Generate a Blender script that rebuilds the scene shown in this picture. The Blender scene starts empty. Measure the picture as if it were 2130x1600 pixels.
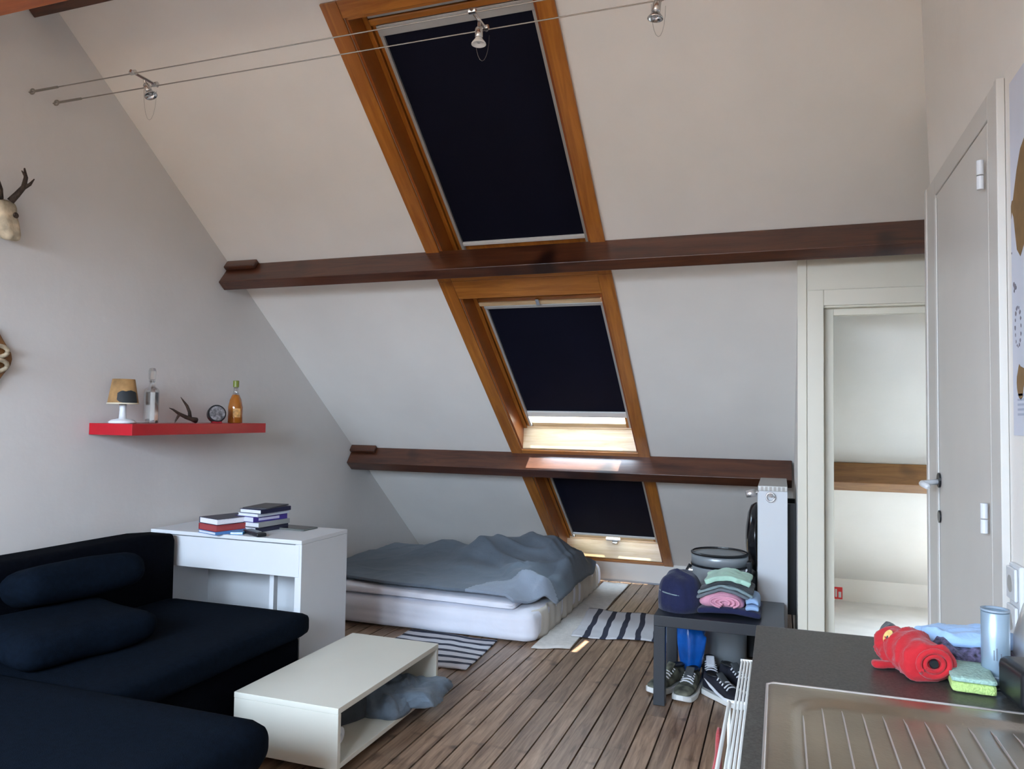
import bpy, bmesh, math, random
from math import sin, cos, pi, radians, sqrt
from mathutils import Vector, Matrix, noise

# ------------------------------------------------------------------ camera, world, sun, exposure
SC = bpy.context.scene
COL = SC.collection
CAM_YAW, CAM_PITCH, CAM_ROLL, CAM_F = 0.342069, 0.042641, 0.014659, 1567.7
cam_data = bpy.data.cameras.new('camera')
cam = bpy.data.objects.new('camera', cam_data)
COL.objects.link(cam)
_f = Vector((-sin(CAM_YAW) * cos(CAM_PITCH), cos(CAM_YAW) * cos(CAM_PITCH), sin(CAM_PITCH)))
_r = Vector((cos(CAM_YAW), sin(CAM_YAW), 0.0))
_u = _r.cross(_f)
_r2 = cos(CAM_ROLL) * _r + sin(CAM_ROLL) * _u
_u2 = -sin(CAM_ROLL) * _r + cos(CAM_ROLL) * _u
_m = Matrix((_r2, _u2, -_f)).transposed().to_4x4()
_m.translation = Vector((0, 0, 1.27))
cam.matrix_world = _m
cam_data.sensor_fit = 'HORIZONTAL'
cam_data.sensor_width = 36.0
cam_data.lens = CAM_F / 2130 * 36.0
cam_data.clip_start = 0.02
SC.camera = cam

world = bpy.data.worlds.new('sky')
SC.world = world
world.use_nodes = True
_wt = world.node_tree
_bg = _wt.nodes['Background']
_tc = _wt.nodes.new('ShaderNodeTexCoord')
_sx = _wt.nodes.new('ShaderNodeSeparateXYZ')
_wt.links.new(_tc.outputs['Generated'], _sx.inputs[0])
_rp = _wt.nodes.new('ShaderNodeValToRGB')
_rp.color_ramp.elements[0].position = 0.47
_rp.color_ramp.elements[0].color = (0.10, 0.10, 0.09, 1)
_rp.color_ramp.elements[1].position = 0.53
_rp.color_ramp.elements[1].color = (0.61, 0.78, 1.0, 1)
_ma = _wt.nodes.new('ShaderNodeMath')
_ma.operation = 'MULTIPLY_ADD'
_ma.inputs[1].default_value = 0.5
_ma.inputs[2].default_value = 0.5
_wt.links.new(_sx.outputs[2], _ma.inputs[0])
_wt.links.new(_ma.outputs[0], _rp.inputs[0])
_wt.links.new(_rp.outputs[0], _bg.inputs[0])
_bg.inputs[1].default_value = 57.0


def light(name, kind, loc, direction, energy, color, size=None, size_y=None, spread=None):
    d = bpy.data.lights.new(name, kind)
    d.energy = energy
    d.color = color
    if kind == 'AREA':
        d.shape = 'RECTANGLE'
        d.size = size
        d.size_y = size_y
        if spread:
            d.spread = spread
    o = bpy.data.objects.new(name, d)
    COL.objects.link(o)
    o.location = loc
    o.rotation_euler = Vector(direction).to_track_quat('-Z', 'Y').to_euler()
    return o


SUN_DIR = (-0.10, 0.11, -1.0)
sun = light('sun', 'SUN', (3, 3, 8), SUN_DIR, 34.0, (1.0, 0.95, 0.88))
sun.data.angle = radians(0.6)
# portals: they only guide the sampling of the sky through the real window openings
for _x, _w in ((-2.4, 0.82), (-1.45, 0.82), (-0.625, 0.57)):
    _p = light('sky_portal', 'AREA', (_x, -1.456, 1.876), (0.0, 0.62, -0.785), 1, (1, 1, 1), _w, 1.40)
    _p.data.cycles.is_portal = True
_p = light('sky_portal', 'AREA', (1.6, 5.06, 0.92), (0.0, -0.62, -0.785), 1, (1, 1, 1), 0.85, 0.70)
_p.data.cycles.is_portal = True
_p = light('sky_portal', 'AREA', (-1.22, 4.708, 1.302), (0.0, -0.62, -0.785), 1, (1, 1, 1), 0.74, 0.20)
_p.data.cycles.is_portal = True

vs = SC.view_settings
vs.view_transform = 'Standard'
vs.look = 'None'
vs.gamma = 1.0
vs.use_curve_mapping = False
vs.exposure = 0.0

# ------------------------------------------------------------------ helpers
TH = radians(38.3)
ST, CT = sin(TH), cos(TH)
YK, ZK = 5.87, 0.158                       # top of the knee wall, foot of the roof slope
RIDGE_Y = 1.2


def S(x, s, d=0.0):
    """point of the roof slope: s metres up the slope from the knee wall, d metres outward (to the sky)"""
    return (x, YK - s * CT + d * ST, ZK + s * ST + d * CT)


def slope_z(y):
    return ZK + (YK - y) * math.tan(TH)


def mat(name, col, rough=0.6, metal=0.0, noise_amt=0.08, nscale=6.0, bump=0.0, bscale=40.0, spec=0.5, coat=0.0,
        stretch=None, detail=4.0, sheen=0.0):
    m = bpy.data.materials.new(name)
    m.use_nodes = True
    nt = m.node_tree
    b = nt.nodes['Principled BSDF']
    b.inputs['Roughness'].default_value = rough
    b.inputs['Metallic'].default_value = metal
    b.inputs['Specular IOR Level'].default_value = spec
    b.inputs['Coat Weight'].default_value = coat
    if sheen:
        b.inputs['Sheen Weight'].default_value = sheen
    tc = nt.nodes.new('ShaderNodeTexCoord')
    mp = nt.nodes.new('ShaderNodeMapping')
    nt.links.new(tc.outputs['Object'], mp.inputs[0])
    if stretch:
        mp.inputs['Scale'].default_value = stretch
    n = nt.nodes.new('ShaderNodeTexNoise')
    n.inputs['Scale'].default_value = nscale
    n.inputs['Detail'].default_value = detail
    nt.links.new(mp.outputs[0], n.inputs['Vector'])
    r = nt.nodes.new('ShaderNodeValToRGB')
    r.color_ramp.elements[0].position = 0.3
    r.color_ramp.elements[1].position = 0.7
    k0, k1 = 1 - noise_amt, 1 + noise_amt
    r.color_ramp.elements[0].color = (col[0] * k0, col[1] * k0, col[2] * k0, 1)
    r.color_ramp.elements[1].color = (min(1, col[0] * k1), min(1, col[1] * k1), min(1, col[2] * k1), 1)
    nt.links.new(n.outputs[0], r.inputs[0])
    nt.links.new(r.outputs[0], b.inputs['Base Color'])
    if bump:
        n2 = nt.nodes.new('ShaderNodeTexNoise')
        n2.inputs['Scale'].default_value = bscale
        n2.inputs['Detail'].default_value = 3
        nt.links.new(mp.outputs[0], n2.inputs['Vector'])
        bp = nt.nodes.new('ShaderNodeBump')
        bp.inputs['Strength'].default_value = bump
        bp.inputs['Distance'].default_value = 0.01
        nt.links.new(n2.outputs[0], bp.inputs['Height'])
        nt.links.new(bp.outputs[0], b.inputs['Normal'])
    return m


def wood(name, dark, light_, scale=(1, 12, 12), rough=0.35, coat=0.2, per_object=False, knots=0.0, nscale=2.5):
    """wood with its grain along the stretched axis"""
    m = bpy.data.materials.new(name)
    m.use_nodes = True
    nt = m.node_tree
    L = nt.links.new
    b = nt.nodes['Principled BSDF']
    b.inputs['Roughness'].default_value = rough
    b.inputs['Coat Weight'].default_value = coat
    b.inputs['Coat Roughness'].default_value = 0.25
    tc = nt.nodes.new('ShaderNodeTexCoord')
    mp = nt.nodes.new('ShaderNodeMapping')
    mp.inputs['Scale'].default_value = scale
    L(tc.outputs['Object'], mp.inputs[0])
    vec = mp.outputs[0]
    if per_object:
        oi = nt.nodes.new('ShaderNodeObjectInfo')
        ml = nt.nodes.new('ShaderNodeMath')
        ml.operation = 'MULTIPLY'
        ml.inputs[1].default_value = 37.0
        L(oi.outputs['Random'], ml.inputs[0])
        ad = nt.nodes.new('ShaderNodeVectorMath')
        ad.operation = 'ADD'
        L(vec, ad.inputs[0])
        L(ml.outputs[0], ad.inputs[1])
        vec = ad.outputs[0]
    n = nt.nodes.new('ShaderNodeTexNoise')
    n.inputs['Scale'].default_value = nscale
    n.inputs['Detail'].default_value = 8
    n.inputs['Roughness'].default_value = 0.65
    n.inputs['Distortion'].default_value = 0.6
    L(vec, n.inputs['Vector'])
    r = nt.nodes.new('ShaderNodeValToRGB')
    r.color_ramp.elements[0].position = 0.32
    r.color_ramp.elements[1].position = 0.68
    r.color_ramp.elements[0].color = (*dark, 1)
    r.color_ramp.elements[1].color = (*light_, 1)
    L(n.outputs[0], r.inputs[0])
    out = r.outputs[0]
    if per_object:
        hs = nt.nodes.new('ShaderNodeHueSaturation')
        mr = nt.nodes.new('ShaderNodeMapRange')
        mr.inputs['To Min'].default_value = 0.82
        mr.inputs['To Max'].default_value = 1.18
        L(oi.outputs['Random'], mr.inputs[0])
        L(mr.outputs[0], hs.inputs['Value'])
        L(out, hs.inputs['Color'])
        out = hs.outputs[0]
    if knots:
        n3 = nt.nodes.new('ShaderNodeTexNoise')
        n3.inputs['Scale'].default_value = knots
        n3.inputs['Detail'].default_value = 2
        L(tc.outputs['Object'], n3.inputs['Vector'])
        r3 = nt.nodes.new('ShaderNodeValToRGB')
        r3.color_ramp.elements[0].position = 0.62
        r3.color_ramp.elements[0].color = (0, 0, 0, 1)
        r3.color_ramp.elements[1].position = 0.74
        r3.color_ramp.elements[1].color = (1, 1, 1, 1)
        L(n3.outputs[0], r3.inputs[0])
        mx = nt.nodes.new('ShaderNodeMix')
        mx.data_type = 'RGBA'
        L(r3.outputs[0], mx.inputs[0])
        L(out, mx.inputs[6])
        mx.inputs[7].default_value = (dark[0] * 0.45, dark[1] * 0.45, dark[2] * 0.5, 1)
        out = mx.outputs[2]
    L(out, b.inputs['Base Color'])
    bp = nt.nodes.new('ShaderNodeBump')
    bp.inputs['Strength'].default_value = 0.15
    bp.inputs['Distance'].default_value = 0.004
    L(n.outputs[0], bp.inputs['Height'])
    L(bp.outputs[0], b.inputs['Normal'])
    return m


def stripes(name, axis, period, cols, rough=0.9, offset=0.0, duty=0.5):
    m = bpy.data.materials.new(name)
    m.use_nodes = True
    nt = m.node_tree
    L = nt.links.new
    b = nt.nodes['Principled BSDF']
    b.inputs['Roughness'].default_value = rough
    tc = nt.nodes.new('ShaderNodeTexCoord')
    sp = nt.nodes.new('ShaderNodeSeparateXYZ')
    L(tc.outputs['UV'], sp.inputs[0])
    a = nt.nodes.new('ShaderNodeMath')
    a.operation = 'MULTIPLY_ADD'
    a.inputs[1].default_value = 1.0 / period
    a.inputs[2].default_value = offset + 50
    L(sp.outputs[axis], a.inputs[0])
    f = nt.nodes.new('ShaderNodeMath')
    f.operation = 'FRACT'
    L(a.outputs[0], f.inputs[0])
    r = nt.nodes.new('ShaderNodeValToRGB')
    r.color_ramp.interpolation = 'CONSTANT'
    r.color_ramp.elements[0].color = (*cols[0], 1)
    r.color_ramp.elements[1].position = duty
    r.color_ramp.elements[1].color = (*cols[1], 1)
    L(f.outputs[0], r.inputs[0])
    L(r.outputs[0], b.inputs['Base Color'])
    n2 = nt.nodes.new('ShaderNodeTexNoise')
    n2.inputs['Scale'].default_value = 300
    bp = nt.nodes.new('ShaderNodeBump')
    bp.inputs['Strength'].default_value = 0.3
    bp.inputs['Distance'].default_value = 0.003
    L(n2.outputs[0], bp.inputs['Height'])
    L(bp.outputs[0], b.inputs['Normal'])
    return m


def glassy(name, tint=(1, 1, 1), gloss=0.08, rough=0.02):
    m = bpy.data.materials.new(name)
    m.use_nodes = True
    nt = m.node_tree
    nt.nodes.remove(nt.nodes['Principled BSDF'])
    t = nt.nodes.new('ShaderNodeBsdfTransparent')
    t.inputs[0].default_value = (*tint, 1)
    g = nt.nodes.new('ShaderNodeBsdfGlossy')
    g.inputs['Roughness'].default_value = rough
    x = nt.nodes.new('ShaderNodeMixShader')
    fr = nt.nodes.new('ShaderNodeLayerWeight')
    fr.inputs[0].default_value = 0.25
    ma = nt.nodes.new('ShaderNodeMath')
    ma.operation = 'MULTIPLY_ADD'
    ma.inputs[1].default_value = 0.7
    ma.inputs[2].default_value = gloss
    nt.links.new(fr.outputs['Facing'], ma.inputs[0])
    nt.links.new(ma.outputs[0], x.inputs[0])
    nt.links.new(t.outputs[0], x.inputs[1])
    nt.links.new(g.outputs[0], x.inputs[2])
    nt.links.new(x.outputs[0], nt.nodes['Material Output'].inputs[0])
    return m


def obj(name, bm, m, parent=None, smooth=False, bevel=0.0, mats=None, seg=2):
    me = bpy.data.meshes.new(name)
    bm.normal_update()
    bm.to_mesh(me)
    bm.free()
    if mats:
        for q in mats:
            me.materials.append(q)
    else:
        me.materials.append(m)
    if smooth:
        for p in me.polygons:
            p.use_smooth = True
    o = bpy.data.objects.new(name, me)
    COL.objects.link(o)
    if parent:
        o.parent = parent
    if bevel:
        md = o.modifiers.new('bevel', 'BEVEL')
        md.width = bevel
        md.segments = seg
        md.limit_method = 'ANGLE'
        md.angle_limit = radians(40)
        for p in me.polygons:
            p.use_smooth = True
        wn = o.modifiers.new('wn', 'WEIGHTED_NORMAL')
        wn.keep_sharp = False
    return o


def tag(o, label=None, cat=None, group=None, kind=None):
    if label:
        o['label'] = label
    if cat:
        o['category'] = cat
    if group:
        o['group'] = group
    if kind:
        o['kind'] = kind
    return o


def thing(name, label, cat, loc=(0, 0, 0), rz=0.0, group=None, kind=None):
    o = bpy.data.objects.new(name, None)
    o.empty_display_size = 0.05
    COL.objects.link(o)
    o.location = loc
    o.rotation_euler = (0, 0, rz)
    return tag(o, label, cat, group, kind)


def box(bm, x0, x1, y0, y1, z0, z1, mtx=None):
    r = bmesh.ops.create_cube(bm, size=1.0)
    v = r['verts']
    for q in v:
        q.co = Vector(((x0 + x1) / 2 + q.co.x * (x1 - x0), (y0 + y1) / 2 + q.co.y * (y1 - y0),
                       (z0 + z1) / 2 + q.co.z * (z1 - z0)))
        if mtx:
            q.co = mtx @ q.co
    return v


def B(*a, mtx=None):
    bm = bmesh.new()
    box(bm, *a, mtx=mtx)
    return bm


def hexa(bm, p):
    """p: 8 points, bottom ring 0-3 then top ring 4-7"""
    v = [bm.verts.new(q) for q in p]
    for f in ((0, 3, 2, 1), (4, 5, 6, 7), (0, 1, 5, 4), (1, 2, 6, 5), (2, 3, 7, 6), (3, 0, 4, 7)):
        bm.faces.new([v[i] for i in f])
    bmesh.ops.recalc_face_normals(bm, faces=bm.faces)
    return v


def sbox(bm, x0, x1, s0, s1, d0, d1):
    """box aligned with the roof slope (d negative = into the room)"""
    hexa(bm, [S(x0, s0, d0), S(x1, s0, d0), S(x1, s1, d0), S(x0, s1, d0),
              S(x0, s0, d1), S(x1, s0, d1), S(x1, s1, d1), S(x0, s1, d1)])


def SB(*a):
    bm = bmesh.new()
    sbox(bm, *a)
    return bm


def tube(bm, pts, rad, n=8, cap=True):
    pts = [Vector(p) for p in pts]
    rads = rad if isinstance(rad, (list, tuple)) else [rad] * len(pts)
    rings = []
    up = Vector((0, 0, 1))
    t0 = (pts[1] - pts[0]).normalized()
    if abs(t0.dot(up)) > 0.95:
        up = Vector((1, 0, 0))
    a = t0.cross(up).normalized()
    for i, p in enumerate(pts):
        if i == 0:
            t = pts[1] - pts[0]
        elif i == len(pts) - 1:
            t = pts[-1] - pts[-2]
        else:
            t = (pts[i + 1] - pts[i]).normalized() + (pts[i] - pts[i - 1]).normalized()
        t.normalize()
        a = (a - t * a.dot(t)).normalized()
        b = t.cross(a)
        rings.append([bm.verts.new(p + rads[i] * (cos(2 * pi * k / n) * a + sin(2 * pi * k / n) * b)) for k in range(n)])
    for r0, r1 in zip(rings, rings[1:]):
        for k in range(n):
            bm.faces.new([r0[k], r0[(k + 1) % n], r1[(k + 1) % n], r1[k]])
    if cap:
        bm.faces.new(rings[0][::-1])
        bm.faces.new(rings[-1])
    return rings


def T(pts, rad, n=8):
    bm = bmesh.new()
    tube(bm, pts, rad, n)
    bmesh.ops.recalc_face_normals(bm, faces=bm.faces)
    return bm


def lathe(prof, n=32, mtx=None, closed=True):
    bm = bmesh.new()
    rings = []
    for r, z in prof:
        if r < 1e-5:
            rings.append([bm.verts.new((0, 0, z))])
        else:
            rings.append([bm.verts.new((r * cos(2 * pi * k / n), r * sin(2 * pi * k / n), z)) for k in range(n)])
    for a, b in zip(rings, rings[1:]):
        for k in range(n):
            k2 = (k + 1) % n
            if len(a) == 1 and len(b) == 1:
                continue
            if len(a) == 1:
                bm.faces.new([a[0], b[k2], b[k]])
            elif len(b) == 1:
                bm.faces.new([a[k], a[k2], b[0]])
            else:
                bm.faces.new([a[k], a[k2], b[k2], b[k]])
    bmesh.ops.recalc_face_normals(bm, faces=bm.faces)
    if mtx:
        bm.transform(mtx)
    return bm


def fold(x, y, ang, freq, seed):
    """ridged directional folds, 0..1"""
    u = x * cos(ang) + y * sin(ang)
    w = -x * sin(ang) + y * cos(ang)
    v = noise.noise(Vector((u * freq, w * freq * 0.28 + seed, seed * 1.7)))
    return 1.0 - min(1.0, abs(v) * 2.6)


def heap(rx, ry, h, seed, n=56, rings=22, rough=0.18, fr=9.0, sq=2.4, edge=0.12, ang=0.6):
    """crumpled cloth heap standing on z=0, footprint about rx by ry"""
    bm = bmesh.new()
    rows = []
    for i in range(rings + 1):
        t = i / rings
        row = []
        for k in range(n):
            a = 2 * pi * k / n
            ca, sa = cos(a), sin(a)
            rr = (abs(ca) ** sq + abs(sa) ** sq) ** (-1 / sq)
            rr *= 1 + edge * noise.noise(Vector((ca * 1.3, sa * 1.3, seed)))
            # t: 0 centre .. 1 floor edge ; profile is a quarter superellipse
            rad = sin(t * pi / 2) ** 0.8
            zz = h * (cos(t * pi / 2) ** 0.55 if t < 1 else 0)
            x, y = rx * rr * rad * ca, ry * rr * rad * sa
            dz = rough * h * (fold(x, y, ang + seed, fr, seed) - 0.55) + rough * 0.6 * h * (fold(x, y, ang + 1.3 + seed, fr * 1.7, seed + 5) - 0.5)
            k2 = min(1.0, (1 - t) * 5)
            dr = 1 + 0.07 * (fold(a, zz * 3, 0.3, 2.2, seed + 9) - 0.5) * min(1, t * 2) * (zz / max(h, 1e-6) > 0.03)
            row.append(bm.verts.new((x * dr, y * dr, max(0.0, zz + dz * k2))))
        rows.append(row)
    for r0, r1 in zip(rows, rows[1:]):
        for k in range(n):
            bm.faces.new([r0[k], r1[k], r1[(k + 1) % n], r0[(k + 1) % n]])
    bm.faces.new(rows[-1])
    bmesh.ops.remove_doubles(bm, verts=bm.verts, dist=1e-5)
    bmesh.ops.recalc_face_normals(bm, faces=bm.faces)
    return bm


def softbox(x0, x1, y0, y1, z0, z1, seed=0, amp=0.006, fr=8, n=10, rnd=0.35, nz=5):
    """soft, slightly lumpy box (folded cloth, cushions)"""
    bm = bmesh.new()
    bmesh.ops.create_cube(bm, size=2.0)
    bmesh.ops.subdivide_edges(bm, edges=bm.edges, cuts=n, use_grid_fill=True)
    cx, cy, cz = (x0 + x1) / 2, (y0 + y1) / 2, (z0 + z1) / 2
    hx, hy, hz = (x1 - x0) / 2, (y1 - y0) / 2, (z1 - z0) / 2
    rad = min(hx, hy, hz) * rnd * 2
    rad = min(rad, hx * 0.98, hy * 0.98, hz * 0.98)
    for v in bm.verts:
        p = Vector((v.co.x * hx, v.co.y * hy, v.co.z * hz))
        c = Vector((max(-hx + rad, min(hx - rad, p.x)), max(-hy + rad, min(hy - rad, p.y)), max(-hz + rad, min(hz - rad, p.z))))
        d = p - c
        if d.length > 1e-9:
            # map cube corner offset to sphere
            m_ = max(abs(d.x), abs(d.y), abs(d.z))
            d = d.normalized() * m_ if m_ > 0 else d
        q = c + d
        nn = noise.noise(Vector((q.x * fr + seed * 3.1, q.y * fr, q.z * fr + seed)))
        q += (q.normalized() if q.length > 1e-6 else Vector()) * nn * amp
        q.z = max(-hz, q.z)
        v.co = q + Vector((cx, cy, cz))
    return bm


def uvplanar(o, sx=1.0, sy=1.0):
    me = o.data
    uv = me.uv_layers.new(name='uv')
    for l in me.loops:
        c = me.vertices[l.vertex_index].co
        uv.data[l.index].uv = (c.x * sx, c.y * sy)


# ------------------------------------------------------------------ materials
M = {}
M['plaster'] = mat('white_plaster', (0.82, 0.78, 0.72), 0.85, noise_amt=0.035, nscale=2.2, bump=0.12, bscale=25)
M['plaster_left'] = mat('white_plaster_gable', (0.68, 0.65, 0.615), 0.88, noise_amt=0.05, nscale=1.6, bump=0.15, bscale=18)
M['cream'] = mat('cream_paint', (0.70, 0.655, 0.54), 0.45, noise_amt=0.02)
M['door_paint'] = mat('greyish_door_paint', (0.64, 0.61, 0.56), 0.4, noise_amt=0.02)
M['beam'] = wood('dark_stained_beam', (0.035, 0.009, 0.004), (0.115, 0.036, 0.014), (1, 9, 9), 0.32, 0.5, knots=3.0)
M['beam_orange'] = wood('reddish_beam', (0.30, 0.06, 0.008), (0.50, 0.12, 0.02), (1, 9, 9), 0.4, 0.3)
M['beam_light'] = wood('light_brown_beam', (0.17, 0.07, 0.018), (0.36, 0.17, 0.055), (1, 9, 9), 0.45, 0.2, knots=3.0)
M['pine'] = wood('varnished_pine', (0.26, 0.075, 0.007), (0.46, 0.165, 0.022), (12, 1.0, 1.0), 0.3, 0.4)
M['pine_across'] = wood('varnished_pine_across', (0.27, 0.08, 0.008), (0.49, 0.185, 0.028), (1.0, 12, 12), 0.3, 0.4)
M['pine_dark'] = wood('varnished_pine_red', (0.20, 0.045, 0.005), (0.36, 0.10, 0.012), (12, 1.0, 1.0), 0.35, 0.3)
M['pine_pale_lit'] = wood('pale_lit_pine', (0.58, 0.36, 0.17), (0.80, 0.60, 0.36), (1.0, 12, 12), 0.35, 0.3)  # pale wood; also paints sun glare on lower sash bars and a vent bar
M['blind'] = mat('navy_blackout_blind', (0.0045, 0.0048, 0.013), 0.7, noise_amt=0.1, nscale=3, spec=0.12)
M['alu'] = mat('grey_aluminium', (0.50, 0.49, 0.46), 0.4, 0.4, noise_amt=0.03)
M['white_alu'] = mat('white_aluminium', (0.78, 0.76, 0.72), 0.35, 0.0, noise_amt=0.03)
M['glass'] = glassy('window_glass', (0.96, 0.98, 0.97))
M['plank'] = wood('worn_floorboard', (0.130, 0.072, 0.040), (0.400, 0.262, 0.170), (16, 1.1, 4), 0.42, 0.12, per_object=True, knots=7.0, nscale=3.2)
M['gap'] = mat('dark_floor_gap', (0.018, 0.014, 0.012), 0.9)
M['chrome'] = mat('chrome', (0.62, 0.62, 0.62), 0.22, 1.0, noise_amt=0.04)
M['steel'] = mat('brushed_steel', (0.48, 0.43, 0.35), 0.32, 1.0, noise_amt=0.20, nscale=5, bump=0.05, bscale=200)
M['steel_edge'] = mat('bright_steel', (0.82, 0.80, 0.80), 0.42, 1.0, noise_amt=0.03)
M['wire'] = mat('steel_wire', (0.30, 0.28, 0.25), 0.45, 0.8)
M['white'] = mat('white_laminate', (0.68, 0.69, 0.70), 0.38, noise_amt=0.012)
M['ivory'] = mat('ivory_laminate', (0.70, 0.675, 0.58), 0.35, noise_amt=0.015)
M['red'] = mat('red_lacquer', (0.44, 0.004, 0.014), 0.3, noise_amt=0.04)
M['sofa'] = mat('black_navy_fabric', (0.0020, 0.0026, 0.0048), 0.95, noise_amt=0.3, nscale=60, bump=0.3, bscale=350, spec=0.04)
M['sofa2'] = mat('dark_navy_fabric', (0.0026, 0.0052, 0.0100), 0.95, noise_amt=0.3, nscale=60, bump=0.3, bscale=350, spec=0.05)
M['sheet'] = mat('white_sheet', (0.80, 0.80, 0.86), 0.85, noise_amt=0.03, nscale=8, bump=0.3, bscale=14)
M['sheet_cream'] = mat('cream_mattress_side', (0.62, 0.57, 0.50), 0.9, noise_amt=0.08, nscale=8)
M['duvet'] = mat('grey_duvet', (0.135, 0.165, 0.200), 0.9, noise_amt=0.10, nscale=5, bump=0.3, bscale=26, sheen=0.1)
M['mat_cream'] = mat('cream_woven_mat', (0.62, 0.58, 0.53), 0.95, noise_amt=0.08, nscale=30, bump=0.3, bscale=150)
M['black_table'] = mat('black_brown_laminate', (0.018, 0.021, 0.026), 0.38, noise_amt=0.08)
M['black'] = mat('black_plastic', (0.010, 0.011, 0.013), 0.35, noise_amt=0.1)
M['black_gloss'] = mat('glossy_black', (0.010, 0.010, 0.012), 0.18, noise_amt=0.1)
M['bin'] = mat('grey_metal_bin', (0.34, 0.37, 0.385), 0.33, 0.3, noise_amt=0.04)
M['counter'] = mat('speckled_dark_worktop', (0.040, 0.039, 0.035), 0.40, noise_amt=0.6, nscale=260, detail=2)
M['skin_brown'] = mat('brown_shield_wood', (0.17, 0.07, 0.02), 0.35, noise_amt=0.3, nscale=12)
M['bone'] = mat('bone', (0.50, 0.41, 0.28), 0.7, noise_amt=0.35, nscale=25, bump=0.3, bscale=60)
M['antler'] = mat('dark_antler', (0.045, 0.028, 0.018), 0.7, noise_amt=0.5, nscale=40, bump=0.5, bscale=90)


def cloth(name, col, na=0.12, ns=8, sheen=0.15):
    M[name] = mat(name, col, 0.92, noise_amt=na, nscale=ns, bump=0.25, bscale=60, sheen=sheen)


cloth('navy_cloth', (0.010, 0.014, 0.060))
cloth('pink_cloth', (0.72, 0.33, 0.43))
cloth('mint_cloth', (0.42, 0.66, 0.52))
cloth('grey_cloth', (0.15, 0.17, 0.19))
cloth('teal_grey_cloth', (0.22, 0.29, 0.30))
cloth('light_blue_cloth', (0.30, 0.46, 0.70))
cloth('red_cloth', (0.40, 0.006, 0.012))
cloth('dark_pattern_cloth', (0.075, 0.065, 0.12), 0.95, 130)
cloth('blue_grey_cloth', (0.105, 0.135, 0.165), 0.3, 14)
cloth('dark_grey_cloth', (0.04, 0.045, 0.05), 0.3, 14)
M['blue_bag'] = mat('blue_plastic_bag', (0.006, 0.12, 0.52), 0.25, noise_amt=0.25, nscale=10, bump=0.4, bscale=25)
M['camo'] = mat('camouflage_fabric', (0.12, 0.12, 0.085), 0.85, noise_amt=0.75, nscale=26, detail=1)
M['shoe_grey'] = mat('dark_grey_suede', (0.06, 0.065, 0.068), 0.8, noise_amt=0.25, nscale=30)
M['shoe_black'] = mat('black_suede', (0.010, 0.010, 0.018), 0.7, noise_amt=0.2, nscale=30)
M['rubber'] = mat('white_rubber', (0.72, 0.72, 0.68), 0.6, noise_amt=0.05)
M['lace'] = mat('white_laces', (0.72, 0.72, 0.74), 0.8, noise_amt=0.05)

# ------------------------------------------------------------------ room shell
XL, XR, XE = -2.905, 0.508, 2.40           # gable wall, right wall, far end of the side room
BACK_Y = 2 * RIDGE_Y - YK                  # mirrored knee wall behind the photographer
ZR = slope_z(RIDGE_Y)
OX0, OX1 = -1.61, -0.835                   # roof window openings across
WIN = [(2.955, 4.30), (1.455, 2.81), (0.03, 1.27)]   # openings up the slope: window 1, 2, 3


def struct(name, bm, m, parent=None, **k):
    o = obj(name, bm, m, parent, **k)
    if not parent:
        o['kind'] = 'structure'
    return o


# roof slope with the three openings
bm = bmesh.new()
TOP = (YK - RIDGE_Y) / CT
T0, T1 = 0.0, 0.22
sbox(bm, XL - 0.2, OX0, -0.02, TOP, T0, T1)
QX0, QX1, QS0, QS1 = 1.20, 2.00, 0.80, 1.42       # roof window of the side room
sbox(bm, OX1, QX0, -0.02, TOP, T0, T1)
sbox(bm, QX1, XE + 0.2, -0.02, TOP, T0, T1)
sbox(bm, QX0, QX1, -0.02, QS0, T0, T1)
sbox(bm, QX0, QX1, QS1, TOP, T0, T1)
cuts = [(-0.02, WIN[2][0]), (WIN[2][1], WIN[1][0]), (WIN[1][1], WIN[0][0]), (WIN[0][1], TOP)]
for a, b in cuts:
    sbox(bm, OX0, OX1, a, b, T0, T1)
ceil = struct('ceiling', bm, M['plaster'])

# opposite slope (behind the photographer) with three roof windows
bm = bmesh.new()


def RS(x, s, d=0.0):
    p = S(x, s, d)
    return (p[0], 2 * RIDGE_Y - p[1], p[2])


def rbox(bm, x0, x1, s0, s1, d0, d1):
    hexa(bm, [RS(x0, s0, d0), RS(x1, s0, d0), RS(x1, s1, d0), RS(x0, s1, d0),
              RS(x0, s0, d1), RS(x1, s0, d1), RS(x1, s1, d1), RS(x0, s1, d1)])


rw = [(-2.8, -2.0), (-1.85, -1.05), (-0.90, -0.35)]
s0r, s1r = 1.97, 3.32
rbox(bm, XL - 0.2, XE + 0.2, -0.02, s0r, 0, 0.2)
rbox(bm, XL - 0.2, XE + 0.2, s1r, TOP, 0, 0.2)
ed = [XL - 0.2] + [q for w_ in rw for q in w_] + [XE + 0.2]
for i in range(0, len(ed), 2):
    rbox(bm, ed[i], ed[i + 1], s0r, s1r, 0, 0.2)
struct('ceiling', bm, mat('warm_cream_plaster', (0.80, 0.66, 0.52), 0.8))  # unseen slope, warm tone added so its bounce warms the room
for i, (a, b) in enumerate(rw):
    bm = bmesh.new()
    rbox(bm, a, a + 0.06, s0r, s1r, 0.04, 0.12)
    rbox(bm, b - 0.06, b, s0r, s1r, 0.04, 0.12)
    rbox(bm, a + 0.06, b - 0.06, s0r, s0r + 0.06, 0.04, 0.12)
    rbox(bm, a + 0.06, b - 0.06, s1r - 0.06, s1r, 0.04, 0.12)
    w_ = struct('window_%d' % (4 + i), bm, M['pine'])
    tag(w_, kind='structure')

# walls


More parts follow.
